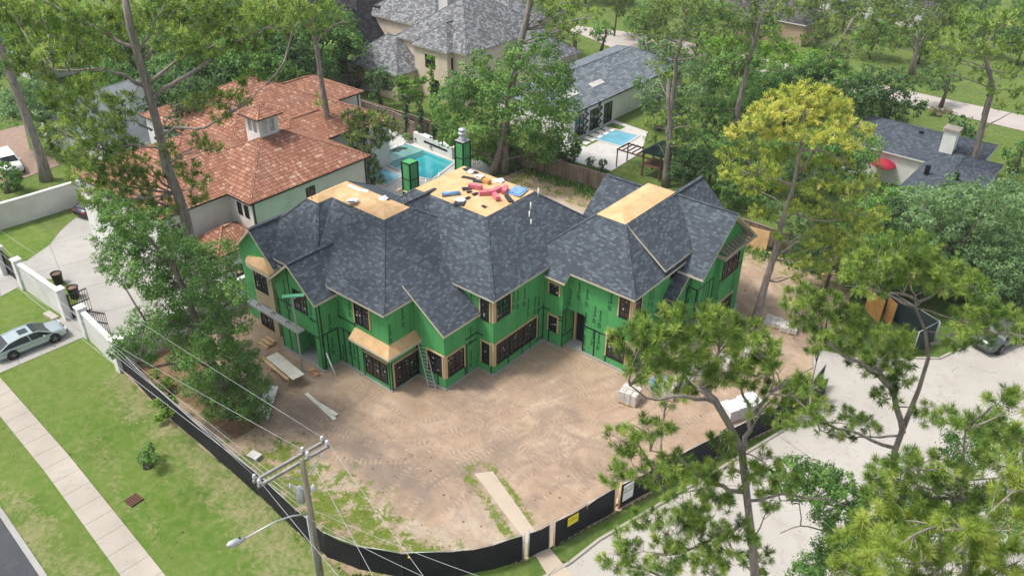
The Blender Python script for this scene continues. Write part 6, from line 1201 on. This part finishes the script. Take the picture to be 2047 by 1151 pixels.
# ---- broadleaf trees behind the house
tree('broadleaf_tree', 'large round green tree behind the roof in front of the cream house', 'tree', 0, [(1000, 300), (1010, 240), (1015, 180)],
    [(890, 205, 28), (915, 180, 32), (905, 240, 34), (940, 150, 30), (950, 200, 40), (940, 260, 36), (900, 275, 20), (985, 150, 34), (1000, 200, 42), (990, 260, 40), (1040, 110, 32), (1050, 160, 40), (1055, 220, 42), (1040, 275, 38), (1090, 90, 30), (1100, 140, 38), (1110, 190, 40), (1100, 245, 40), (1130, 220, 28), (1125, 280, 32), (1080, 300, 32), (985, 300, 30), (950, 300, 22), (1125, 150, 24), (960, 115, 18)],
    'leaf', 'leaf_mid', .35, .12, [], .30, dens=1.7, tb=.5, bark='bark_grey', base=(985, 348), spread=1.3, rk=1.25)
SM = [('young_tree', 'bright lime green tree behind the tile roof ridge', (640, 165), [(600, 110, 26), (630, 95, 28), (665, 100, 26), (690, 115, 24), (610, 135, 22), (650, 130, 30), (685, 140, 24)], 'leaf_bright', .5),
      ('evergreen_tree', 'dark evergreen beside the mansard house wall', (712, 125), [(690, 75, 16), (712, 80, 18), (700, 95, 18), (722, 98, 14), (705, 112, 14)], 'leaf_dark', .5),
      ('olive_tree', 'brownish olive tree before the tan annex windows', (822, 178), [(810, 110, 16), (828, 125, 20), (838, 145, 18), (815, 140, 16), (830, 160, 14), (800, 125, 10)], 'leaf_olive', .5),
      ('shrub_tree', 'round bluish green tree right of the villa roof', (762, 210), [(745, 150, 16), (765, 145, 16), (755, 170, 18), (775, 170, 16), (748, 190, 12)], 'leaf_dark', .7),
      ('shrub_tree', 'pale green bush between the villa roof end and the bluish tree', (712, 180), [(690, 150, 14), (710, 145, 16), (728, 155, 14), (705, 165, 14)], 'leaf_olive', .7),
      ('young_tree', 'yellow green tree with fine leaves above the cypresses', (815, 230), [(800, 160, 16), (820, 170, 20), (805, 185, 18), (835, 190, 14), (845, 160, 10)], 'leaf_bright', .35),
      ('topiary_tree', 'round clipped tree on the far lawn by the cul de sac', (1200, 108), [(1202, 52, 18), (1190, 62, 14), (1214, 60, 14), (1202, 70, 16)], 'leaf_mid', .6),
      ('garden_tree', 'leafy tree top between the mansard roof and tan annex', (812, 62), [(800, 42, 10), (812, 48, 12), (795, 50, 8)], 'leaf_mid', .6),
      ('magnolia_tree', 'large dark magnolia in front of the far right lawn', (1760, 285), [(1710, 170, 26), (1745, 150, 28), (1785, 155, 30), (1820, 175, 26), (1700, 200, 26), (1740, 195, 36), (1785, 200, 36), (1825, 215, 24), (1740, 235, 32), (1785, 240, 28), (1705, 235, 22), (1845, 210, 12), (1800, 250, 18)], 'leaf_dark', .55),
      ('garden_tree', 'bushy tree beside the ranch house chimney', (1932, 310), [(1915, 240, 18), (1935, 250, 20), (1925, 275, 18), (1948, 272, 14)], 'leaf_dark', .7),
      ('willow_oak', 'huge fine leaved grey green oak filling the right edge', (1940, 610), [(1840, 395, 34), (1890, 400, 36), (1940, 395, 38), (1990, 400, 38), (2040, 410, 40), (1830, 440, 34), (1880, 450, 42), (1930, 455, 44), (1985, 460, 44), (2035, 470, 44), (1850, 490, 34), (1900, 510, 42), (1950, 515, 44), (2000, 525, 44), (2045, 540, 44), (1930, 565, 40), (1980, 580, 42), (2030, 600, 40), (1900, 560, 28), (1960, 610, 28), (2000, 625, 26), (1990, 380, 20)], 'leaf_grey', .5),
      ('broadleaf_tree', 'dark green leafy tree behind the back fence right of the gable', (1500, 420), [(1450, 370, 26), (1480, 385, 30), (1450, 405, 26), (1490, 420, 32), (1525, 440, 30), (1520, 400, 26), (1470, 440, 22), (1560, 455, 30)], 'leaf_mid', .35),
      ('broadleaf_tree', 'dark green tree behind the board fence left of the masonry post', (1620, 500), [(1590, 440, 30), (1620, 470, 32), (1580, 480, 28), (1650, 450, 28), (1640, 500, 26), (1610, 510, 22), (1670, 520, 22), (1555, 420, 26), (1700, 520, 22)], 'leaf_dark', .75),
      ('broadleaf_tree', 'mid green tree before the ranch house roof end', (1770, 470), [(1740, 400, 26), (1770, 390, 28), (1800, 380, 26), (1750, 430, 30), (1790, 420, 30), (1730, 450, 24), (1770, 460, 28), (1810, 445, 24)], 'leaf_mid', .6),
      ('broadleaf_tree', 'grey green loose tree between the square pool and the ivy trunk', (1310, 260), [(1290, 190, 24), (1320, 175, 28), (1350, 195, 28), (1300, 215, 24), (1335, 225, 28), (1370, 225, 26), (1385, 190, 26), (1280, 165, 18), (1400, 240, 24), (1360, 255, 22)], 'leaf_grey', .45),
      ('broadleaf_tree', 'grey green tree behind the pool house roof end', (1340, 180), [(1300, 110, 22), (1330, 95, 26), (1360, 110, 26), (1310, 135, 22), (1345, 140, 26), (1380, 130, 24), (1290, 85, 16)], 'leaf_grey', .5),
      ('broadleaf_tree', 'dark dense tree right of the green trunked pine', (1450, 290), [(1420, 210, 26), (1450, 200, 26), (1430, 245, 28), (1465, 240, 28), (1410, 280, 26), (1450, 285, 28), (1490, 270, 22), (1480, 305, 22), (1400, 310, 20)], 'leaf_mid', .35),
      ('bright_tree', 'bright green tree left of the golden pine top', (1560, 160), [(1520, 100, 22), (1545, 85, 24), (1575, 90, 22), (1530, 125, 22), (1560, 120, 24), (1590, 115, 18), (1600, 140, 14), (1545, 60, 18)], 'leaf_bright', .45),
      ('far_tree', 'leafy tree on the far right lawn with a dark double trunk', (1880, 215), [(1850, 150, 18), (1875, 140, 20), (1900, 155, 20), (1870, 165, 20), (1895, 175, 14)], 'leaf_dark', .8),
      ('corner_bush', 'low evergreen bush under the left oak branch by the black fence', (345, 790), [(310, 745, 14), (335, 760, 16), (350, 785, 14), (320, 775, 12)], 'leaf_bright', .4),
      ('corner_bush', 'yellow green bush inside the fence beside the mulch bed', (330, 830), [(315, 805, 14), (335, 820, 16), (345, 800, 12), (318, 835, 10)], 'leaf_bright', .6),
      ('lawn_bush', 'small round dark bush alone on the front lawn', (296, 932), [(292, 903, 16), (300, 915, 17), (287, 917, 15), (298, 895, 13)], 'leaf_mid', .35),
      ('shrub', 'dark leafy shrubs where the back board fence meets the big pine', (1120, 330), [(1105, 290, 16), (1120, 305, 18), (1140, 315, 16), (1095, 310, 12), (1150, 300, 12)], 'leaf_dark', .5),
      ('shrub', 'low green shrub at the foot of the tall clean pine trunk', (1025, 345), [(1020, 325, 12), (1035, 335, 12)], 'leaf_mid', .5),
      ('shrub', 'pair of spiky dark shrubs on the square pool terrace', (1190, 345), [(1180, 322, 10), (1182, 338, 10), (1205, 325, 9), (1207, 340, 10)], 'leaf_dark', .7),
      ('magnolia_bush', 'glossy white flowered magnolia bush at the left edge', (15, 385), [(5, 335, 18), (25, 345, 18), (10, 365, 20), (30, 370, 14), (35, 355, 12)], 'leaf_mid', .5),
      ('clipped_shrub', 'bright clipped shrub by the brown driveway', (105, 300), [(98, 278, 14), (112, 290, 14), (92, 295, 10), (120, 300, 9)], 'leaf_bright', .6),
      ('garden_tree', 'grey green garden tree left of the leaning pine trunk', (30, 235), [(10, 190, 18), (35, 185, 18), (25, 205, 16), (60, 200, 16), (80, 190, 16)], 'leaf_grey', .4),
      ('agave', 'blue green spiky agave at the end of the water wall', (812, 280), [(812, 273, 9), (818, 276, 8)], 'leaf_grey', .8),
      ('hedge', 'long clipped hedge right of the ranch house', (2010, 400), [(1985, 375, 12), (2000, 380, 12), (2015, 382, 12), (2030, 384, 12), (2045, 386, 12), (1970, 372, 10)], 'leaf_mid', .6),
      ('shrub', 'yellow green shrub at the foot of the far right pine', (1950, 385), [(1945, 365, 12), (1960, 372, 10)], 'leaf_bright', .7),
      ('flower_bed', 'round yellow flowered shrub bed under the double trunk tree', (1880, 228), [(1865, 220, 9), (1880, 222, 10), (1895, 222, 9), (1875, 228, 8)], 'leaf_olive', .9),
      ('garden_tree', 'leafy tree at the right edge beside the ranch house wall', (2030, 345), [(2015, 305, 16), (2035, 315, 18), (2045, 295, 16), (2025, 330, 12)], 'leaf_mid', .6)]
for nm, lab, base, bl_, mt, tb_ in SM:
    bp = G(*base); Dd = DIST(bp); sz = .16 if Dd < 50 else .24 if Dd < 66 else .32; sp = max(.3, np.mean([b_[2] for b_ in bl_])/PXS(bp)*.35); top = bl_[len(bl_)//2]
    tr = [((base[0]+top[0])/2, (base[1]+top[1])/2), (top[0], top[1])]
    small = max(b_[2] for b_ in bl_) < 16
    tree(nm, lab, nm.replace('_', ' '), 0, tr, bl_, 'leaf', mt, .08 if small else .25, .03 if small else .08, [], sz*(.7 if small else 1), dens=1.45, tb=tb_, bark='bark_oak', base=base, spread=sp, twigs=2)
# climbing cypresses along the villa garden fence
for i, (x, y, h, lab) in enumerate([(810, 276, 90, 'dark columnar cypress, left of the pair behind the pool wall'), (838, 286, 88, 'dark columnar cypress, right of the pair behind the pool wall'), (868, 300, 60, 'short columnar cypress beside the large round tree'), (862, 215, 105, 'bright vine covered column before the cream house door'), (885, 305, 55, 'narrow cypress between the short one and the green chimney')]):
    bl_ = [(x+rnd.uniform(-2, 2), y-8-k*h/7, 9) for k in range(7)]; tree('cypress', lab, 'cypress', 0, [(x, y-h*.5), (x, y-h+4)], bl_, 'leaf', 'leaf_bright' if i == 3 else 'leaf_dark', .1, .03, [], .28, dens=.8, tb=.5, base=(x, y), spread=.05, twigs=0, nolimb=True)
# pines behind the house on the right
PN = [('pine with leaning trunk rising above the pool house end', (1335, 300), [(1345, 200), (1352, 120), (1366, 60), (1373, 20)], [(1290, 40, 30), (1330, 20, 32), (1370, 15, 34), (1410, 25, 30), (1350, 60, 32), (1395, 70, 30), (1430, 60, 24), (1310, 75, 24), (1340, 100, 20), (1420, 110, 24), (1385, 110, 20), (1270, 70, 16)], 'needle_dark'),
      ('pine with ivy green trunk by the play set', (1331, 372), [(1334, 320), (1340, 260), (1338, 200), (1335, 160)], [(1300, 250, 18), (1330, 240, 22), (1370, 245, 22), (1300, 280, 16), (1350, 275, 22), (1385, 265, 16), (1310, 130, 18), (1330, 150, 18), (1355, 285, 16), (1390, 290, 14)], 'needle'),
      ('straight pine trunk left of the golden pine top', (1470, 290), [(1475, 222), (1486, 170), (1498, 116), (1525, 23)], [(1460, 60, 28), (1490, 40, 30), (1530, 20, 32), (1560, 30, 28), (1500, 80, 28), (1470, 100, 20), (1540, 60, 28), (1580, 15, 30), (1440, 20, 26), (1500, 0, 30), (1490, 120, 14)], 'needle_dark'),
      ('pine with pale leaning trunk above the golden pine', (1622, 230), [(1632, 171), (1655, 116), (1683, 79), (1706, 37)], [(1620, 80, 24), (1650, 60, 28), (1690, 45, 30), (1730, 30, 30), (1700, 85, 26), (1740, 70, 26), (1660, 20, 28), (1710, 110, 20), (1760, 45, 24), (1670, 105, 16), (1725, 5, 28), (1745, 105, 16)], 'needle_dark'),
      ('dark pine trunk standing on the far right lawn', (1822, 148), [(1832, 100), (1835, 60)], [(1800, 60, 26), (1830, 40, 28), (1860, 60, 26), (1790, 90, 20), (1850, 90, 22), (1820, 20, 28), (1780, 30, 26), (1870, 30, 26), (1820, 80, 22)], 'needle_dark'),
      ('tall leaning pine at the right before the far road', (1932, 380), [(1948, 320), (1970, 231), (1985, 180), (1975, 140), (1965, 100)], [(1880, 95, 26), (1910, 70, 30), (1950, 50, 32), (1990, 40, 32), (2030, 40, 32), (1900, 120, 26), (1940, 105, 30), (1985, 95, 32), (2030, 90, 30), (1880, 150, 14), (1960, 150, 26), (2005, 145, 28), (2040, 140, 26), (2030, 185, 22), (1990, 180, 18), (2045, 220, 18), (1870, 120, 16), (1930, 30, 28), (2000, 210, 14)], 'needle')]
for lab, base, tr, bl_, mt in PN: tree('pine_tree', lab, 'pine tree', 0, tr, bl_, 'pine', mt, .38, .16, [], .42, 12, .03, 1.9, .5, base=base, spread=1.3, dead=3, twigs=2)
# ivy on one trunk
# ---- prototypes copied for the distant greenery
def proto(kind, mat, h, r, n, lab):
    T = thing('distant_tree', lab, 'tree', (0, 0, 0), 0, 'distant trees'); tm = MB(); tm.tube([(0, 0, 0), (.2, .1, h*.4), (0, 0, h*.8)], [.35, .25, .1], 7); cl = []
    for i in range(n):
        u = unit(1)[0]; p = np.array([u[0]*r*.75, u[1]*r*.75, h*.62+u[2]*h*.28]); cl.append((p, r*.50, .45+rng.normal(0, .13))); tm.tube(curve_pts((0, 0, h*.4), p, 4), [.12, .08, .05, .03], 5)
    tm.build('trunk', M['bark_oak'], T, False, False)
    if kind == 'leaf': V, F_, tt = leaf_foliage(cl, .42, .8)
    else: V, F_, tt, _ = pine_foliage(cl, .6, 12, .045, 1.6)
    tint_mesh('crown', V, F_, tt, M[mat], T, False); return T
PR = {'m': ('leaf', 'leaf_mid', 12, 5.8, 17), 'd': ('leaf', 'leaf_dark', 12, 5.8, 17), 'b': ('leaf', 'leaf_bright', 10, 4.5, 13), 'g': ('leaf', 'leaf_grey', 13, 5.8, 17), 'p': ('pine', 'needle_dark', 20, 5, 15)}
PH = {}
FILL = [(470, 105, 92, 'd', 'above the tile roof ridge, left'), (520, 95, 97, 'm', 'above the tile roof ridge, centre'), (570, 105, 95, 'd', 'above the tile roof ridge, right'), (420, 140, 86, 'd', 'between the big pine and the tile roof'), (385, 190, 80, 'd', 'left of the villa roof hip'), (455, 145, 84, 'm', 'directly behind the villa roof apex'),
        (600, 75, 105, 'm', 'left of the mansard roof'), (540, 50, 115, 'm', 'at the top edge left of the mansard roof'), (620, 60, 102, 'm', 'near the mansard roof'), (330, 60, 115, 'm', 'behind the big pine crown'), (400, 60, 112, 'g', 'behind the big pine limbs'), (250, 60, 120, 'm', 'behind the upper left pine tufts'), (180, 50, 120, 'b', 'bright one at upper left'), (110, 60, 112, 'm', 'upper left, before the pale roof'), (40, 60, 112, 'g', 'at the upper left corner'), (20, 110, 100, 'm', 'left edge above the paver drive'), (80, 10, 135, 'm', 'top left corner row'), (150, 5, 140, 'd', 'top row left of the big pine'), (480, 20, 130, 'g', 'top row over the villa'),
        (230, 175, 96, 'm', 'left of the grey roof house'), (80, 215, 84, 'g', 'behind the leaning left trunk'),
        (1230, 20, 150, 'd', 'behind the cul de sac'), (1170, 10, 150, 'm', 'behind the cul de sac, left side'), (1290, 55, 125, 'm', 'right of the cul de sac'), (1320, 30, 130, 'g', 'over the cul de sac end'), (1400, 40, 125, 'm', 'behind the leaning pool house pine'), (1440, 110, 108, 'b', 'bright crown beside the pool house pine'), (1480, 150, 98, 'm', 'left of the straight pine trunk'), (1410, 160, 100, 'g', 'behind the pool house roof'), (1450, 60, 128, 'm', 'top centre right'), (1510, 60, 125, 'g', 'behind the straight pine'), (1560, 30, 135, 'm', 'top row before the shaded house'), (1540, 190, 92, 'm', 'left behind the golden pine'), (1580, 180, 94, 'd', 'directly behind the golden pine'), (1620, 150, 102, 'b', 'bright crown behind the golden pine'), (1600, 50, 132, 'b', 'bright crown at the top right of centre'),
        (1650, 160, 96, 'm', 'between golden pine and magnolia'), (1690, 30, 135, 'd', 'top row above the magnolia'), (1740, 110, 120, 'm', 'behind the magnolia'), (1780, 45, 135, 'm', 'top row over the far lawn'), (1840, 25, 140, 'd', 'far row right of the lawn pine'), (1900, 30, 140, 'm', 'far row before the leaning right pine'), (1960, 20, 140, 'g', 'far row behind the right pine crown'), (2030, 40, 135, 'm', 'far row in the top right corner'), (1420, 340, 76, 'm', 'behind the right back gable'), (1380, 330, 76, 'd', 'beside the play set'), (1470, 340, 76, 'd', 'right of the back gable'), (1540, 380, 76, 'm', 'behind the golden pine stem'), (1610, 420, 72, 'd', 'in the shade below the golden pine'), (1660, 390, 76, 'm', 'left of the ranch house front'),
        (1230, 45, 130, 'p', 'pine beyond the cul de sac'), (1330, 40, 120, 'p', 'pine over the cul de sac road'), (1640, 30, 125, 'p', 'pine right of the bright crown'), (1770, 20, 128, 'p', 'pine over the far lawn'), (1880, 20, 125, 'p', 'pine at the far right'), (60, 40, 105, 'p', 'pine at the upper left corner'), (160, 90, 100, 'p', 'pine above the grey roof house'), (420, 30, 110, 'p', 'pine behind the large grey limbs'), (1720, 470, 62, 'm', 'behind the forked pine crown'), (1660, 540, 58, 'd', 'behind the masonry post'), (1840, 470, 60, 'd', 'under the fine leaved oak edge'), (1750, 540, 57, 'm', 'between the back fence and the fine leaved oak'), (1900, 440, 62, 'g', 'behind the fine leaved oak crown'), (2000, 430, 62, 'g', 'behind the right part of the fine leaved oak'), (1960, 540, 56, 'g', 'low in front of the fine leaved oak'), (2050, 520, 58, 'g', 'at the right edge beside the fine leaved oak'), (1850, 560, 56, 'm', 'low left of the fine leaved oak'), (1840, 110, 118, 'm', 'beyond the far right road'), (1960, 90, 122, 'm', 'beyond the far right road under the leaning pine'), (2040, 110, 118, 'd', 'at the far right road corner'), (1700, 200, 92, 'm', 'left of the magnolia'), (300, 120, 100, 'd', 'behind the big pine trunk'), (350, 170, 90, 'm', 'above the grey roof ridge'), (240, 130, 100, 'm', 'over the grey roof'), (1060, 20, 120, 'm', 'over the slate roof end')]
WD = {'m': 'mid green round tree', 'd': 'dark green round tree', 'b': 'bright green tree', 'g': 'grey green tree', 'p': 'distant'}
for x, y, Dd, kd, where in FILL:
    p = VP(x, y, Dd); K = PR[kd]; s_ = max(.45, min(1.6, (p[2]+3.)/K[2] if p[2] > 0 else .6)); lab = ('%s %s' % (WD[kd], where))
    if kd not in PH: PH[kd] = proto(*K[:5], lab); o = PH[kd]; o.location = (p[0], p[1], 0); o.scale = (s_,)*3; o['label'] = lab
    else: o = copy_tree(PH[kd], (p[0], p[1], 0), rnd.uniform(0, 6.28), s_, lab)
# ground cover tufts: lawn edges and weeds along the back fence
def tufts(name, pts, size, mat, n):
    V = []; P_ = np.array(pts); idx = rng.integers(0, len(P_), n); c = P_[idx]+rng.normal(0, .35, (n, 2)); h = size*rng.uniform(.5, 1.3, n); d = rng.normal(0, .35, (n, 2))*h[:, None]; a_ = rng.uniform(0, 6.28, n); w_ = np.stack([np.cos(a_), np.sin(a_)], 1)*size*.16
    z0 = np.full((n, 1), .02); V = np.stack([np.hstack([c-w_, z0]), np.hstack([c+w_, z0]), np.hstack([c+w_*.3+d, h[:, None]]), np.hstack([c-w_*.3+d, h[:, None]])], 1).reshape(-1, 3)
    o = tint_mesh(name, V, np.arange(n*4).reshape(-1, 4), rng.random(n), M[mat], None); props(o, kind='stuff'); return o
L_ = [(x, 28.3+rnd.uniform(-1.2, .3)) for x in np.linspace(-19, 12, 160)]; tufts('weeds', L_, .5, 'leaf_mid', 2600)
gp = [(rnd.uniform(-18, 12), rnd.uniform(-19, -7)) for _ in range(9000)]; gp = np.array(gp); kk = greenf(gp[:, 0], gp[:, 1])+rng.normal(0, .12, len(gp)) > .5; gp = gp[kk & inpoly(gp[:, 0], gp[:, 1], LOT)]; tufts('weeds', gp, .14, 'leaf_bright', 9000)

# ---- thin summer haze: one closed volume round the scene
hm = bpy.data.materials.new('haze'); hm.use_nodes = True; hn = hm.node_tree; hn.nodes.clear(); ho = hn.nodes.new('ShaderNodeOutputMaterial'); hv = hn.nodes.new('ShaderNodeVolumePrincipled')
hv.inputs['Color'].default_value = (.93, .96, 1, 1); hv.inputs['Density'].default_value = .00022; hn.links.new(hv.outputs[0], ho.inputs['Volume'])
hb = MB(); hb.box(-430, 310, -170, 430, -1.2, 37.5); hb.build('haze', hm, kind='stuff', uv=False)

# scraps and clods on the building lot, fallen needles on the paving
def scraps(name, n, area, size, mat, z, ok):
    P_ = np.stack([rng.uniform(area[0], area[1], n), rng.uniform(area[2], area[3], n)], 1); P_ = P_[ok(P_[:, 0], P_[:, 1])]; n = len(P_); a_ = rng.uniform(0, 6.28, n); s1 = size*rng.uniform(.4, 1.5, n); s2 = s1*rng.uniform(.25, .9, n); h = np.minimum(s1, s2)*rng.uniform(.3, .8, n)
    ux = np.stack([np.cos(a_), np.sin(a_)], 1)*s1[:, None]; uy = np.stack([-np.sin(a_), np.cos(a_)], 1)*s2[:, None]; zz = np.full((n, 1), z)
    b4 = [np.hstack([P_+i*ux+j*uy, zz]) for i, j in ((-.5, -.5), (.5, -.5), (.5, .5), (-.5, .5))]; t4 = [np.hstack([P_+i*ux*.6+j*uy*.6, zz+h[:, None]]) for i, j in ((-.5, -.5), (.5, -.5), (.5, .5), (-.5, .5))]
    V = np.stack(b4+t4, 1).reshape(-1, 3); base = (np.arange(n)*8)[:, None, None]; Q = np.array([(4, 5, 6, 7), (0, 1, 5, 4), (1, 2, 6, 5), (2, 3, 7, 6), (3, 0, 4, 7)])[None]; o = tint_mesh(name, V, (base+Q).reshape(-1, 4), np.repeat(rng.random(n), 5), mat, None); props(o, kind='stuff')
lot_ok = lambda x, y: inpoly(x, y, LOT) & ~((x > -19) & (x < 7.4) & (y > -7.3) & (y < 19))
scraps('soil_clods', 2600, (-20, 18, -17, 28), .11, M['soil'], .07, lot_ok)
scraps('wood_scraps', 150, (-20, 18, -12, 14), .10, M['lumber'], .10, lot_ok)
RP = ROAD+ROADB
scraps('fallen_litter', 1500, (12, 34, -16, 26), .05, M['leaf_olive'], .034, lambda x, y: inpoly(x, y, RP))
scraps('lawn_litter', 350, (-30, 5, -30, -17), .07, M['leaf_olive'], .02, lambda x, y: y < -18.2)
